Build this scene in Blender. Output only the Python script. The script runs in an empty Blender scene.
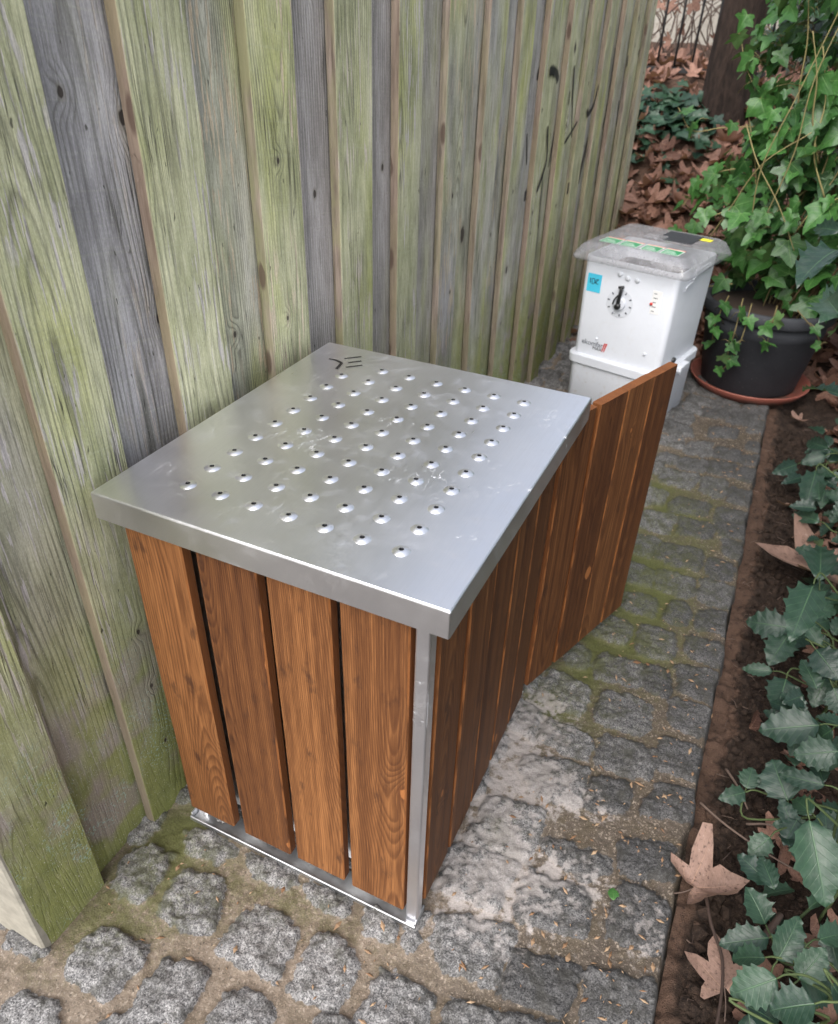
import bpy, math, random
import numpy as np
from mathutils import Vector, Matrix, noise as mnoise
random.seed(7); RNG = np.random.default_rng(11)
sc = bpy.context.scene
COL = sc.collection
R = math.radians

# ------------------------------------------------------------------ data
STONES=[[(-0.027,-0.167),(0.069,-0.153),(0.101,-0.248),(-0.009,-0.263)],[(-0.1,-0.329),(0.017,-0.312),(0.016,-0.409),(-0.103,-0.409)],[(0.064,-0.309),(0.141,-0.298),(0.15,-0.387),(0.05,-0.413)],[(-0.243,-0.41),(-0.239,-0.388),(-0.144,-0.394),(-0.154,-0.418),(-0.224,-0.427)],[(-0.141,-0.473),(-0.056,-0.457),(-0.041,-0.489),(-0.135,-0.525)],[(-0.08,-0.104),(-0.056,-0.078),(0.045,-0.083),(0.046,-0.113),(-0.055,-0.125)],[(-0.153,-0.169),(-0.066,-0.148),(-0.061,-0.261),(-0.133,-0.258)],[(0.146,-0.156),(0.247,-0.159),(0.255,-0.257),(0.129,-0.26)],[(0.289,-0.144),(0.379,-0.161),(0.382,-0.259),(0.287,-0.254)],[(0.431,-0.157),(0.522,-0.161),(0.526,-0.223),(0.422,-0.254)],[(0.07,-0.081),(0.176,-0.07),(0.192,-0.105),(0.108,-0.113)],[(0.215,-0.078),(0.314,-0.067),(0.319,-0.099),(0.223,-0.106)],[(0.353,-0.067),(0.413,-0.063),(0.422,-0.105),(0.356,-0.108)],[(0.204,-0.3),(0.285,-0.296),(0.292,-0.337),(0.183,-0.375)],[(0.438,-0.025),(0.453,-0.018),(0.458,-0.105),(0.422,-0.094)],[(0.444,0.128),(0.576,0.147),(0.569,0.037),(0.456,0.037)],[(0.476,-0.023),(0.611,0.011),(0.61,-0.088),(0.51,-0.101)],[(0.608,0.133),(0.728,0.142),(0.734,0.071),(0.617,0.047)],[(0.62,0.223),(0.75,0.233),(0.718,0.18),(0.62,0.199)],[(0.457,0.183),(0.593,0.242),(0.595,0.172),(0.462,0.153)],[(0.64,-0.019),(0.743,-0.005),(0.74,-0.075),(0.64,-0.09)],[(0.776,0.005),(0.884,0.029),(0.884,-0.032),(0.78,-0.077)],[(0.786,0.192),(0.872,0.192),(0.875,0.108),(0.784,0.089)],[(0.555,-0.159),(0.639,-0.135),(0.643,-0.175),(0.564,-0.208)],[(0.769,0.296),(0.85,0.32),(0.862,0.251),(0.777,0.231)],[(0.484,0.704),(0.586,0.685),(0.59,0.6),(0.468,0.598)],[(0.63,0.7),(0.746,0.698),(0.742,0.607),(0.635,0.603)],[(0.665,0.556),(0.778,0.554),(0.784,0.479),(0.668,0.471)],[(0.792,0.747),(0.902,0.756),(0.903,0.676),(0.805,0.669)],[(0.801,0.613),(0.903,0.61),(0.905,0.534),(0.801,0.52)],[(0.81,0.47),(0.899,0.484),(0.897,0.422),(0.793,0.39)],[(0.793,0.882),(0.903,0.901),(0.91,0.794),(0.805,0.802)],[(0.712,0.849),(0.767,0.839),(0.772,0.758),(0.72,0.759)],[(0.59,0.825),(0.696,0.833),(0.702,0.757),(0.593,0.752)],[(0.525,0.536),(0.636,0.53),(0.634,0.47),(0.515,0.481)],[(0.504,0.406),(0.644,0.431),(0.652,0.34),(0.557,0.324)],[(0.672,0.423),(0.743,0.437),(0.753,0.371),(0.676,0.342)],[(0.466,0.268),(0.588,0.279),(0.595,0.207),(0.477,0.195)],[(0.676,0.931),(0.758,0.949),(0.76,0.903),(0.677,0.877)],[(0.794,0.999),(0.908,1.009),(0.909,0.926),(0.808,0.935)],[(0.497,0.832),(0.549,0.827),(0.558,0.756),(0.5,0.749)],[(0.672,0.988),(0.752,0.99),(0.763,0.906),(0.675,0.903)],[(0.733,1.148),(0.773,1.138),(0.776,1.052),(0.72,1.058)],[(0.6,1.129),(0.676,1.131),(0.684,1.046),(0.601,1.056)],[(0.666,1.281),(0.767,1.273),(0.768,1.19),(0.675,1.193)],[(0.568,1.278),(0.642,1.269),(0.649,1.193),(0.576,1.188)],[(0.647,1.428),(0.761,1.443),(0.767,1.347),(0.647,1.347)],[(0.55,1.439),(0.626,1.44),(0.61,1.336),(0.563,1.34)],[(0.551,1.593),(0.656,1.614),(0.642,1.502),(0.554,1.496)],[(0.81,1.418),(0.866,1.412),(0.865,1.323),(0.809,1.341)],[(0.798,1.282),(0.904,1.285),(0.906,1.2),(0.803,1.196)],[(0.816,1.148),(0.909,1.166),(0.909,1.075),(0.812,1.059)],[(0.548,0.982),(0.631,0.984),(0.631,0.891),(0.54,0.899)],[(0.636,1.734),(0.743,1.754),(0.744,1.686),(0.639,1.665)],[(0.68,1.619),(0.777,1.62),(0.779,1.542),(0.687,1.525)],[(0.832,1.554),(0.927,1.558),(0.923,1.469),(0.85,1.46)],[(0.796,1.663),(0.921,1.679),(0.927,1.604),(0.821,1.58)],[(0.558,1.932),(0.687,1.94),(0.672,1.834),(0.563,1.841)],[(0.717,1.94),(0.787,1.944),(0.789,1.833),(0.715,1.841)],[(0.721,2.089),(0.804,2.098),(0.8,2.0),(0.725,1.995)],[(0.608,2.056),(0.7,2.069),(0.697,1.98),(0.612,1.978)],[(0.531,2.061),(0.59,2.065),(0.587,1.991),(0.523,1.993)],[(0.616,2.212),(0.698,2.236),(0.708,2.128),(0.614,2.115)],[(0.729,2.214),(0.815,2.222),(0.815,2.148),(0.73,2.14)],[(0.836,2.088),(0.94,2.092),(0.933,1.988),(0.829,1.999)],[(0.844,2.334),(0.948,2.331),(0.944,2.263),(0.843,2.256)],[(0.84,2.207),(0.943,2.217),(0.94,2.152),(0.839,2.134)],[(0.641,1.755),(0.749,1.751),(0.745,1.676),(0.637,1.648)],[(0.816,1.91),(0.938,1.911),(0.931,1.817),(0.819,1.818)],[(0.536,1.762),(0.595,1.762),(0.59,1.668),(0.542,1.657)],[(0.799,1.748),(0.936,1.747),(0.935,1.677),(0.795,1.66)],[(0.683,2.39),(0.781,2.402),(0.779,2.339),(0.692,2.313)],[(0.833,2.558),(0.958,2.56),(0.956,2.455),(0.836,2.431)]]
HOLLY=[[1.091,2.052,0.18,1.023,2.163,0.14,0.056],[1.09,2.029,0.16,1.019,2.008,0.12,0.059],[1.017,2.075,0.08,0.944,2.003,0.06,0.065],[1.067,1.945,0.135,1.058,1.796,0.063,0.09],[1.087,1.621,0.12,1.01,1.689,0.09,0.062],[1.047,2.041,0.05,0.981,1.981,0.04,0.047],[1.068,1.142,0.225,1.066,1.307,0.234,0.09],[1.01,0.859,0.391,0.983,0.702,0.35,0.09],[1.025,1.03,0.12,0.924,1.044,0.09,0.088],[1.167,1.629,0.2,1.115,1.614,0.16,0.086],[0.877,1.095,0.982,0.858,0.985,0.954,0.07],[0.951,1.129,0.745,0.883,1.217,0.714,0.083],[0.803,0.411,1.218,0.765,0.304,1.202,0.053],[0.833,0.431,1.127,0.813,0.544,1.12,0.052],[0.915,2.341,0.858,0.834,2.422,0.845,0.071],[1.03,1.025,0.1,1.0,0.937,0.06,0.083],[1.001,0.862,0.1,0.934,0.861,0.08,0.038],[1.03,0.828,0.12,1.022,0.751,0.08,0.086],[1.093,0.652,0.17,0.983,0.629,0.12,0.09],[1.071,0.873,0.2,1.129,0.815,0.18,0.085],[1.124,0.671,0.15,1.106,0.673,0.1,0.071],[1.118,0.88,0.12,1.106,0.817,0.07,0.065],[1.123,0.562,0.2,1.048,0.548,0.16,0.074],[1.056,0.475,0.1,1.012,0.544,0.13,0.09],[1.106,0.486,0.17,1.025,0.501,0.14,0.043],[0.983,0.512,0.05,0.987,0.559,0.07,0.05],[0.981,0.492,0.06,0.933,0.458,0.05,0.044],[1.098,0.447,0.12,1.067,0.489,0.1,0.056],[1.13,0.824,0.14,1.169,0.784,0.1,0.069],[1.051,0.289,0.28,1.105,0.191,0.2,0.09],[1.038,0.192,0.08,0.996,0.23,0.11,0.059],[1.029,0.369,0.1,0.999,0.332,0.07,0.05],[1.043,0.163,0.09,0.969,0.131,0.06,0.056],[1.032,0.104,0.12,0.985,0.097,0.09,0.05],[1.05,0.102,0.13,1.072,0.171,0.17,0.056],[1.041,0.046,0.17,0.985,0.015,0.12,0.069],[1.09,0.015,0.2,1.036,-0.003,0.16,0.067],[1.082,0.079,0.14,1.11,0.125,0.18,0.055],[1.097,0.11,0.1,1.158,0.115,0.07,0.067],[1.012,0.011,0.12,1.075,0.027,0.08,0.055],[1.116,0.057,0.2,1.152,0.051,0.16,0.063],[1.106,0.152,0.16,1.16,0.204,0.14,0.049],[1.083,1.122,0.05,1.046,1.052,0.04,0.071],[1.073,1.182,0.1,1.156,1.21,0.08,0.062],[1.124,2.159,0.08,1.155,2.248,0.1,0.085]]
MARK=[[(-0.0673,0.5345),(-0.0496,0.5342),(-0.032,0.5279)],[(-0.032,0.5279),(-0.026,0.4957)],[(-0.039,0.5512),(-0.0126,0.5776)],[(-0.0215,0.5358),(-0.0009,0.5565)],[(-0.0135,0.5124),(0.0114,0.5385)]]
GRAF=[([(2.15,1.264),(2.149,1.285),(2.166,1.299)],True,0.022),([(2.198,1.287),(2.231,1.291),(2.286,1.277),(2.314,1.252)],False,0.027),([(2.25,1.113),(2.281,1.004),(2.257,0.952),(2.198,0.892)],False,0.015),([(2.257,0.952),(2.266,0.823),(2.274,0.744)],False,0.008),([(2.088,1.102),(2.118,0.996)],True,0.01),([(2.059,0.921),(2.058,0.884)],False,0.024),([(2.463,1.159),(2.439,1.066),(2.411,0.949)],True,0.01),([(2.519,1.295),(2.549,1.181),(2.608,1.036)],False,0.013),([(2.667,1.088),(2.582,1.053),(2.51,1.025)],False,0.012),([(2.5,1.211),(2.502,1.164)],False,0.009),([(2.951,1.205),(2.912,1.133),(2.838,1.102),(2.813,1.122)],False,0.019),([(3.021,1.006),(2.955,0.883),(2.932,0.803)],True,0.028),([(2.659,0.856),(2.662,0.808)],False,0.022),([(3.165,1.337),(3.18,1.215),(3.17,1.098),(3.152,1.014)],False,0.017),([(3.461,1.298),(3.472,1.249)],False,0.023),([(3.421,1.112),(3.446,0.999)],False,0.02)]


# ------------------------------------------------------------------ mesh builder
class MB:
    def __init__(s):
        s.v=[]; s.f=[]; s.uv=[]; s.c=[]; s.mi=[]; s.sm=[]
    def vert(s, p): s.v.append(tuple(p)); return len(s.v)-1
    def face(s, idx, uv=None, col=(0,0,0,0), mi=0, smooth=False):
        s.f.append(tuple(idx)); n=len(idx)
        s.uv.append(uv if uv else [(0,0)]*n)
        s.c.append(col if isinstance(col, list) else [col]*n)
        s.mi.append(mi); s.sm.append(smooth)
    def build(s, name, mats, parent=None):
        me=bpy.data.meshes.new(name); me.from_pydata(s.v, [], s.f)
        if not isinstance(mats,(list,tuple)): mats=[mats]
        for m in mats: me.materials.append(m)
        ul=me.uv_layers.new(name='UVMap')
        ul.data.foreach_set('uv', np.array([x for fu in s.uv for p in fu for x in p], dtype=np.float32))
        ca=me.color_attributes.new('rnd','FLOAT_COLOR','CORNER')
        ca.data.foreach_set('color', np.array([x for fc in s.c for p in fc for x in p], dtype=np.float32))
        me.polygons.foreach_set('material_index', np.array(s.mi,dtype=np.int32))
        me.polygons.foreach_set('use_smooth', np.array(s.sm,dtype=bool))
        me.update()
        o=bpy.data.objects.new(name, me); COL.objects.link(o)
        if parent: o.parent=parent
        return o

def tag(o, label=None, cat=None, group=None, kind=None):
    if label: o['label']=label
    if cat: o['category']=cat
    if group: o['group']=group
    if kind: o['kind']=kind
    return o
def thing(name, label, cat, loc=(0,0,0), rz=0, group=None):
    o=bpy.data.objects.new(name,None); COL.objects.link(o); o.location=loc; o.rotation_euler=(0,0,rz)
    o.empty_display_size=.1
    return tag(o,label,cat,group)

def board(mb, O, U, V, N, w, h, t, rnd, c=.002, nseg=1, bow=0., twist=0., ph=0., mi=0):
    """one plank: O lower corner of its outer face, U across, V along, N out of the face"""
    O,U,V,N=Vector(O),Vector(U),Vector(V),Vector(N)
    ring=[(0,-t+c),(0,-c),(c,0),(w-c,0),(w,-c),(w,-t+c),(w-c,-t),(c,-t)]
    flag=[1,.5,0,.5,1,.5,0,.5]
    us=[0]
    for i in range(8):
        a,b=ring[i],ring[(i+1)%8]; us.append(us[-1]+math.hypot(b[0]-a[0],b[1]-a[1]))
    off=-us[2]
    rows=[]
    for j in range(nseg+1):
        q=j/nseg; bn=bow*math.sin(q*5+ph)+bow*.5*math.sin(q*11+ph*2)
        r=[]
        for (a,b) in ring:
            r.append(mb.vert(O+U*a+V*(h*q)+N*(b+bn+twist*(a/w-.5)*(q-.5))))
        rows.append(r)
    for j in range(nseg):
        for i in range(8):
            k=(i+1)%8
            u0,u1=us[i]+off,us[i+1]+off; v0,v1=h*j/nseg,h*(j+1)/nseg
            mb.face((rows[j][i],rows[j][k],rows[j+1][k],rows[j+1][i]),[(u0,v0),(u1,v0),(u1,v1),(u0,v1)],(rnd[0],rnd[1],rnd[2],flag[i]),mi)
    mb.face(rows[0][::-1],[(a*1,b*4) for a,b in ring[::-1]],(rnd[0],rnd[1],rnd[2],.8),mi)
    mb.face(rows[-1],[(a*1,b*4) for a,b in ring],(rnd[0],rnd[1],rnd[2],.8),mi)

def rrect(w,d,r,n=5):
    P=[]
    for (sx,sy,a0) in ((1,1,0),(-1,1,90),(-1,-1,180),(1,-1,270)):
        for i in range(n+1):
            a=R(a0+90*i/n); P.append((sx*(w/2-r)+r*math.cos(a), sy*(d/2-r)+r*math.sin(a)))
    return P
def loft(mb, prof, c=(0,0), cap0=True, cap1=True, smooth=False, n=5, mi=0, M=None, col=(0,0,0,0)):
    """prof: list of (z,w,d,r) rounded rectangles"""
    rows=[]
    for (z,w,d,r) in prof:
        row=[]
        for (x,y) in rrect(w,d,r,n):
            p=Vector((x+c[0],y+c[1],z));  p=M@p if M else p
            row.append(mb.vert(p))
        rows.append(row)
    L=len(rows[0])
    for j in range(len(rows)-1):
        for i in range(L):
            k=(i+1)%L
            mb.face((rows[j][i],rows[j][k],rows[j+1][k],rows[j+1][i]),[(i/L,prof[j][0]),((i+1)/L,prof[j][0]),((i+1)/L,prof[j+1][0]),(i/L,prof[j+1][0])],col,mi,smooth)
    if cap0: mb.face(rows[0][::-1],None,col,mi)
    if cap1: mb.face(rows[-1],None,col,mi)
def lathe(mb, prof, c=(0,0,0), n=40, smooth=True, mi=0, cap0=False, cap1=False, axis=None, col=(0,0,0,0)):
    rows=[]
    for (r,z) in prof:
        row=[]
        for i in range(n):
            a=2*math.pi*i/n; p=Vector((r*math.cos(a),r*math.sin(a),z))
            if axis: p=axis@p
            row.append(mb.vert(p+Vector(c)))
        rows.append(row)
    for j in range(len(rows)-1):
        for i in range(n):
            k=(i+1)%n
            mb.face((rows[j][i],rows[j][k],rows[j+1][k],rows[j+1][i]),[(i/n,prof[j][1]),((i+1)/n,prof[j][1]),((i+1)/n,prof[j+1][1]),(i/n,prof[j+1][1])],col,mi,smooth)
    if cap0: mb.face(rows[0][::-1],None,col,mi)
    if cap1: mb.face(rows[-1],None,col,mi)
def box(mb,x0,x1,y0,y1,z0,z1,b=.0015,M=None,mi=0,col=(0,0,0,0)):
    w,d=x1-x0,y1-y0
    b=min(b,w*.3,d*.3,(z1-z0)*.3)
    loft(mb,[(z0,w-2*b,d-2*b,b*.5),(z0+b,w,d,b),(z1-b,w,d,b),(z1,w-2*b,d-2*b,b*.5)],((x0+x1)/2,(y0+y1)/2),n=2,M=M,mi=mi,col=col)
def tube(mb, pts, r0, r1=None, n=5, col=(0,0,0,0), mi=0):
    r1=r0 if r1 is None else r1
    pts=[Vector(p) for p in pts]; rows=[]; L=0
    up=Vector((.3,.2,1)).normalized()
    for i,p in enumerate(pts):
        t=(pts[min(i+1,len(pts)-1)]-pts[max(i-1,0)]).normalized()
        a=t.cross(up)
        if a.length<.05: a=t.cross(Vector((1,0,0)))
        a.normalize(); b=t.cross(a)
        r=r0+(r1-r0)*i/max(1,len(pts)-1)
        rows.append([mb.vert(p+(a*math.cos(2*math.pi*k/n)+b*math.sin(2*math.pi*k/n))*r) for k in range(n)])
    for j in range(len(rows)-1):
        l=(pts[j+1]-pts[j]).length
        for i in range(n):
            k=(i+1)%n
            mb.face((rows[j][i],rows[j+1][i],rows[j+1][k],rows[j][k]),[(i/n*.05,L),(i/n*.05,L+l),((i+1)/n*.05,L+l),((i+1)/n*.05,L)],col,mi,True)
        L+=l
    mb.face(rows[0],None,col,mi); mb.face(rows[-1][::-1],None,col,mi)
def curve_pts(P, n=10):
    """catmull-rom through P"""
    P=[Vector(p) for p in P]; Q=[P[0]*2-P[1]]+P+[P[-1]*2-P[-2]]; out=[]
    for i in range(1,len(Q)-2):
        for k in range(n):
            t=k/n; a,b,c,d=Q[i-1],Q[i],Q[i+1],Q[i+2]
            out.append(.5*((2*b)+(c-a)*t+(2*a-5*b+4*c-d)*t*t+(3*b-a-3*c+d)*t**3))
    out.append(P[-1]); return out

# ------------------------------------------------------------------ numpy noise
def vnoise(x,y,seed=0):
    xi=np.floor(x).astype(np.int64); yi=np.floor(y).astype(np.int64); fx=x-xi; fy=y-yi
    def h(a,b):
        n=(a*374761393+b*668265263+seed*1442695041)&0x7fffffff
        n=((n^(n>>13))*1274126177)&0x7fffffff
        return ((n^(n>>16))&0xffff)/65535.0
    u=fx*fx*(3-2*fx); v=fy*fy*(3-2*fy)
    return (h(xi,yi)*(1-u)+h(xi+1,yi)*u)*(1-v)+(h(xi,yi+1)*(1-u)+h(xi+1,yi+1)*u)*v
def fbm(x,y,s,o=3,seed=0):
    t=0;a=.5;tot=0
    for i in range(o):
        t=t+a*vnoise(x*s,y*s,seed+i*17); tot+=a; a*=.5; s*=2.03
    return t/tot
def sstep(a,b,x):
    t=np.clip((x-a)/(b-a),0,1); return t*t*(3-2*t)
def grid_obj(name, X, Y, Z, mat, attr=None, smooth=True):
    ny,nx=X.shape
    co=np.stack([X,Y,Z],-1).reshape(-1,3).astype(np.float32)
    idx=np.arange(nx*ny).reshape(ny,nx)
    q=np.stack([idx[:-1,:-1],idx[:-1,1:],idx[1:,1:],idx[1:,:-1]],-1).reshape(-1,4)
    me=bpy.data.meshes.new(name)
    me.vertices.add(len(co)); me.vertices.foreach_set('co',co.ravel())
    me.loops.add(q.size); me.loops.foreach_set('vertex_index',q.ravel().astype(np.int32))
    me.polygons.add(len(q)); me.polygons.foreach_set('loop_start',np.arange(0,q.size,4,dtype=np.int32))
    me.polygons.foreach_set('use_smooth',np.full(len(q),smooth))
    me.update(calc_edges=True); me.validate()
    if attr is not None:
        ca=me.color_attributes.new('gd','FLOAT_COLOR','POINT'); ca.data.foreach_set('color',attr.reshape(-1,4).astype(np.float32).ravel())
    me.materials.append(mat)
    o=bpy.data.objects.new(name,me); COL.objects.link(o); return o

# ------------------------------------------------------------------ node helper
class G:
    def __init__(s,name):
        s.m=bpy.data.materials.new(name); s.m.use_nodes=True; s.t=s.m.node_tree; s.t.nodes.clear()
        s.out=s.t.nodes.new('ShaderNodeOutputMaterial'); s.b=s.t.nodes.new('ShaderNodeBsdfPrincipled')
        s.t.links.new(s.b.outputs[0],s.out.inputs[0])
    def put(s,sock,v):
        if v is None: return
        if isinstance(v,bpy.types.NodeSocket): s.t.links.new(v,sock)
        elif hasattr(sock.default_value,'__len__'):
            n=len(sock.default_value)
            v=tuple(v) if hasattr(v,'__len__') else (v,)*n
            sock.default_value=(v+(1,))[:n] if len(v)<n else v[:n]
        else: sock.default_value=v
    def node(s,t,**p):
        n=s.t.nodes.new(t)
        for k,v in p.items(): setattr(n,k,v)
        return n
    def math(s,op,a,b=None,c=None,clamp=False):
        n=s.node('ShaderNodeMath',operation=op,use_clamp=clamp)
        for i,x in enumerate((a,b,c)): s.put(n.inputs[i],x)
        return n.outputs[0]
    def vm(s,op,a,b=None):
        n=s.node('ShaderNodeVectorMath',operation=op); s.put(n.inputs[0],a); s.put(n.inputs[1],b); return n.outputs[0]
    def comb(s,x,y,z=0):
        n=s.node('ShaderNodeCombineXYZ'); s.put(n.inputs[0],x); s.put(n.inputs[1],y); s.put(n.inputs[2],z); return n.outputs[0]
    def sep(s,v):
        n=s.node('ShaderNodeSeparateXYZ'); s.put(n.inputs[0],v); return n.outputs[0],n.outputs[1],n.outputs[2]
    def uv(s): return s.sep(s.node('ShaderNodeUVMap',uv_map='UVMap').outputs[0])[:2]
    def obj(s): return s.node('ShaderNodeTexCoord').outputs['Object']
    def attr(s,name):
        n=s.node('ShaderNodeAttribute',attribute_name=name); q=s.sep(n.outputs['Color']); return q[0],q[1],q[2],n.outputs['Alpha']
    def noise(s,v,scale,detail=2,rough=.5,dist=0,color=False):
        n=s.node('ShaderNodeTexNoise'); s.put(n.inputs['Vector'],v); s.put(n.inputs['Scale'],scale); s.put(n.inputs['Detail'],detail); s.put(n.inputs['Roughness'],rough); s.put(n.inputs['Distortion'],dist)
        return n.outputs['Color' if color else 'Fac']
    def vor(s,v,scale,feature='F1',dim='3D',rand=1):
        n=s.node('ShaderNodeTexVoronoi',feature=feature,voronoi_dimensions=dim); s.put(n.inputs['Vector'],v); s.put(n.inputs['Scale'],scale); s.put(n.inputs['Randomness'],rand)
        return n.outputs['Distance'],n.outputs.get('Color')
    def ss(s,x,a,b,lo=0,hi=1):
        n=s.node('ShaderNodeMapRange',interpolation_type='SMOOTHSTEP'); 
        for i,q in enumerate((x,a,b,lo,hi)): s.put(n.inputs[i],q)
        return n.outputs[0]
    def lin(s,x,a,b,lo=0,hi=1):
        n=s.node('ShaderNodeMapRange')
        for i,q in enumerate((x,a,b,lo,hi)): s.put(n.inputs[i],q)
        return n.outputs[0]
    def mix(s,f,a,b,blend='MIX'):
        n=s.node('ShaderNodeMix',data_type='RGBA',blend_type=blend)
        s.put(n.inputs[0],f); s.put(n.inputs[6],a); s.put(n.inputs[7],b); return n.outputs[2]
    def ramp(s,f,stops):
        n=s.node('ShaderNodeValToRGB'); e=n.color_ramp.elements
        while len(e)<len(stops): e.new(.5)
        for i,(p,c) in enumerate(stops): e[i].position=p; e[i].color=tuple(c)+(1,) if hasattr(c,'__len__') else (c,c,c,1)
        s.put(n.inputs[0],f); return n.outputs[0]
    def bump(s,h,strength=.5,dist=.002,normal=None):
        n=s.node('ShaderNodeBump'); s.put(n.inputs['Strength'],strength); s.put(n.inputs['Distance'],dist); s.put(n.inputs['Height'],h)
        if normal: s.put(n.inputs['Normal'],normal)
        return n.outputs[0]
    def set(s,**k):
        names={'color':'Base Color','rough':'Roughness','metal':'Metallic','normal':'Normal','spec':'Specular IOR Level','trans':'Transmission Weight','alpha':'Alpha','coat':'Coat Weight','coatr':'Coat Roughness','sub':'Subsurface Weight','ior':'IOR'}
        for a,v in k.items(): s.put(s.b.inputs[names[a]],v)
        return s.m

def wood_coords(g, cell=(.11,.33), ksel=.45):
    u,v=g.uv(); r,gg,b,a=g.attr('rnd')
    r37=g.math('MULTIPLY',r,37.); g91=g.math('MULTIPLY',gg,91.)
    # knots
    kv=g.comb(g.math('MULTIPLY_ADD',u,1/cell[0],r37),g.math('MULTIPLY_ADD',v,1/cell[1],g91),0)
    D,kc=g.vor(kv,1.0,dim='2D'); kr=g.sep(kc)
    sel=g.math('GREATER_THAN',kr[0],ksel); D=g.math('MULTIPLY',D,g.math('MULTIPLY_ADD',kr[1],1.7,.42))
    kn=g.math('MULTIPLY',g.ss(D,.42,0),sel)          # wide influence
    Dn=g.math('ADD',D,g.math('MULTIPLY',g.math('SUBTRACT',g.noise(g.comb(g.math('MULTIPLY',u,160),g.math('MULTIPLY',v,60),r37),1.0,2),.5),.05)); kcore=g.math('MULTIPLY',g.ss(Dn,.075,.055),sel)   # the knot itself
    kring=g.math('MULTIPLY',g.ss(Dn,.15,.075),sel)
    nlow=g.noise(g.comb(g.math('MULTIPLY_ADD',u,1.5,r37),g.math('MULTIPLY_ADD',v,.9,g91),0),1.0,1)
    nmid=g.noise(g.comb(g.math('MULTIPLY_ADD',u,16,r37),g.math('MULTIPLY_ADD',v,2.2,g91),0),1.0,2)
    du=g.math('ADD',g.math('SUBTRACT',u,.06),g.math('MULTIPLY',g.math('SUBTRACT',gg,.5),.13))
    hgt=g.math('MULTIPLY_ADD',g.math('SUBTRACT',nlow,.42),.22,.004)
    rad=g.math('SQRT',g.math('ADD',g.math('MULTIPLY',du,du),g.math('MULTIPLY',hgt,hgt)))
    rad=g.math('ADD',rad,g.math('MULTIPLY',nmid,.007))
    rad=g.math('ADD',rad,g.math('MULTIPLY',kn,.013))
    fib=g.noise(g.comb(g.math('MULTIPLY_ADD',u,420,r37),g.math('MULTIPLY_ADD',v,14,g91),0),1.0,3,.6)
    return u,v,r,gg,b,a,kn,kcore,kring,rad,fib,nlow,nmid,r37,g91

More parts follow.
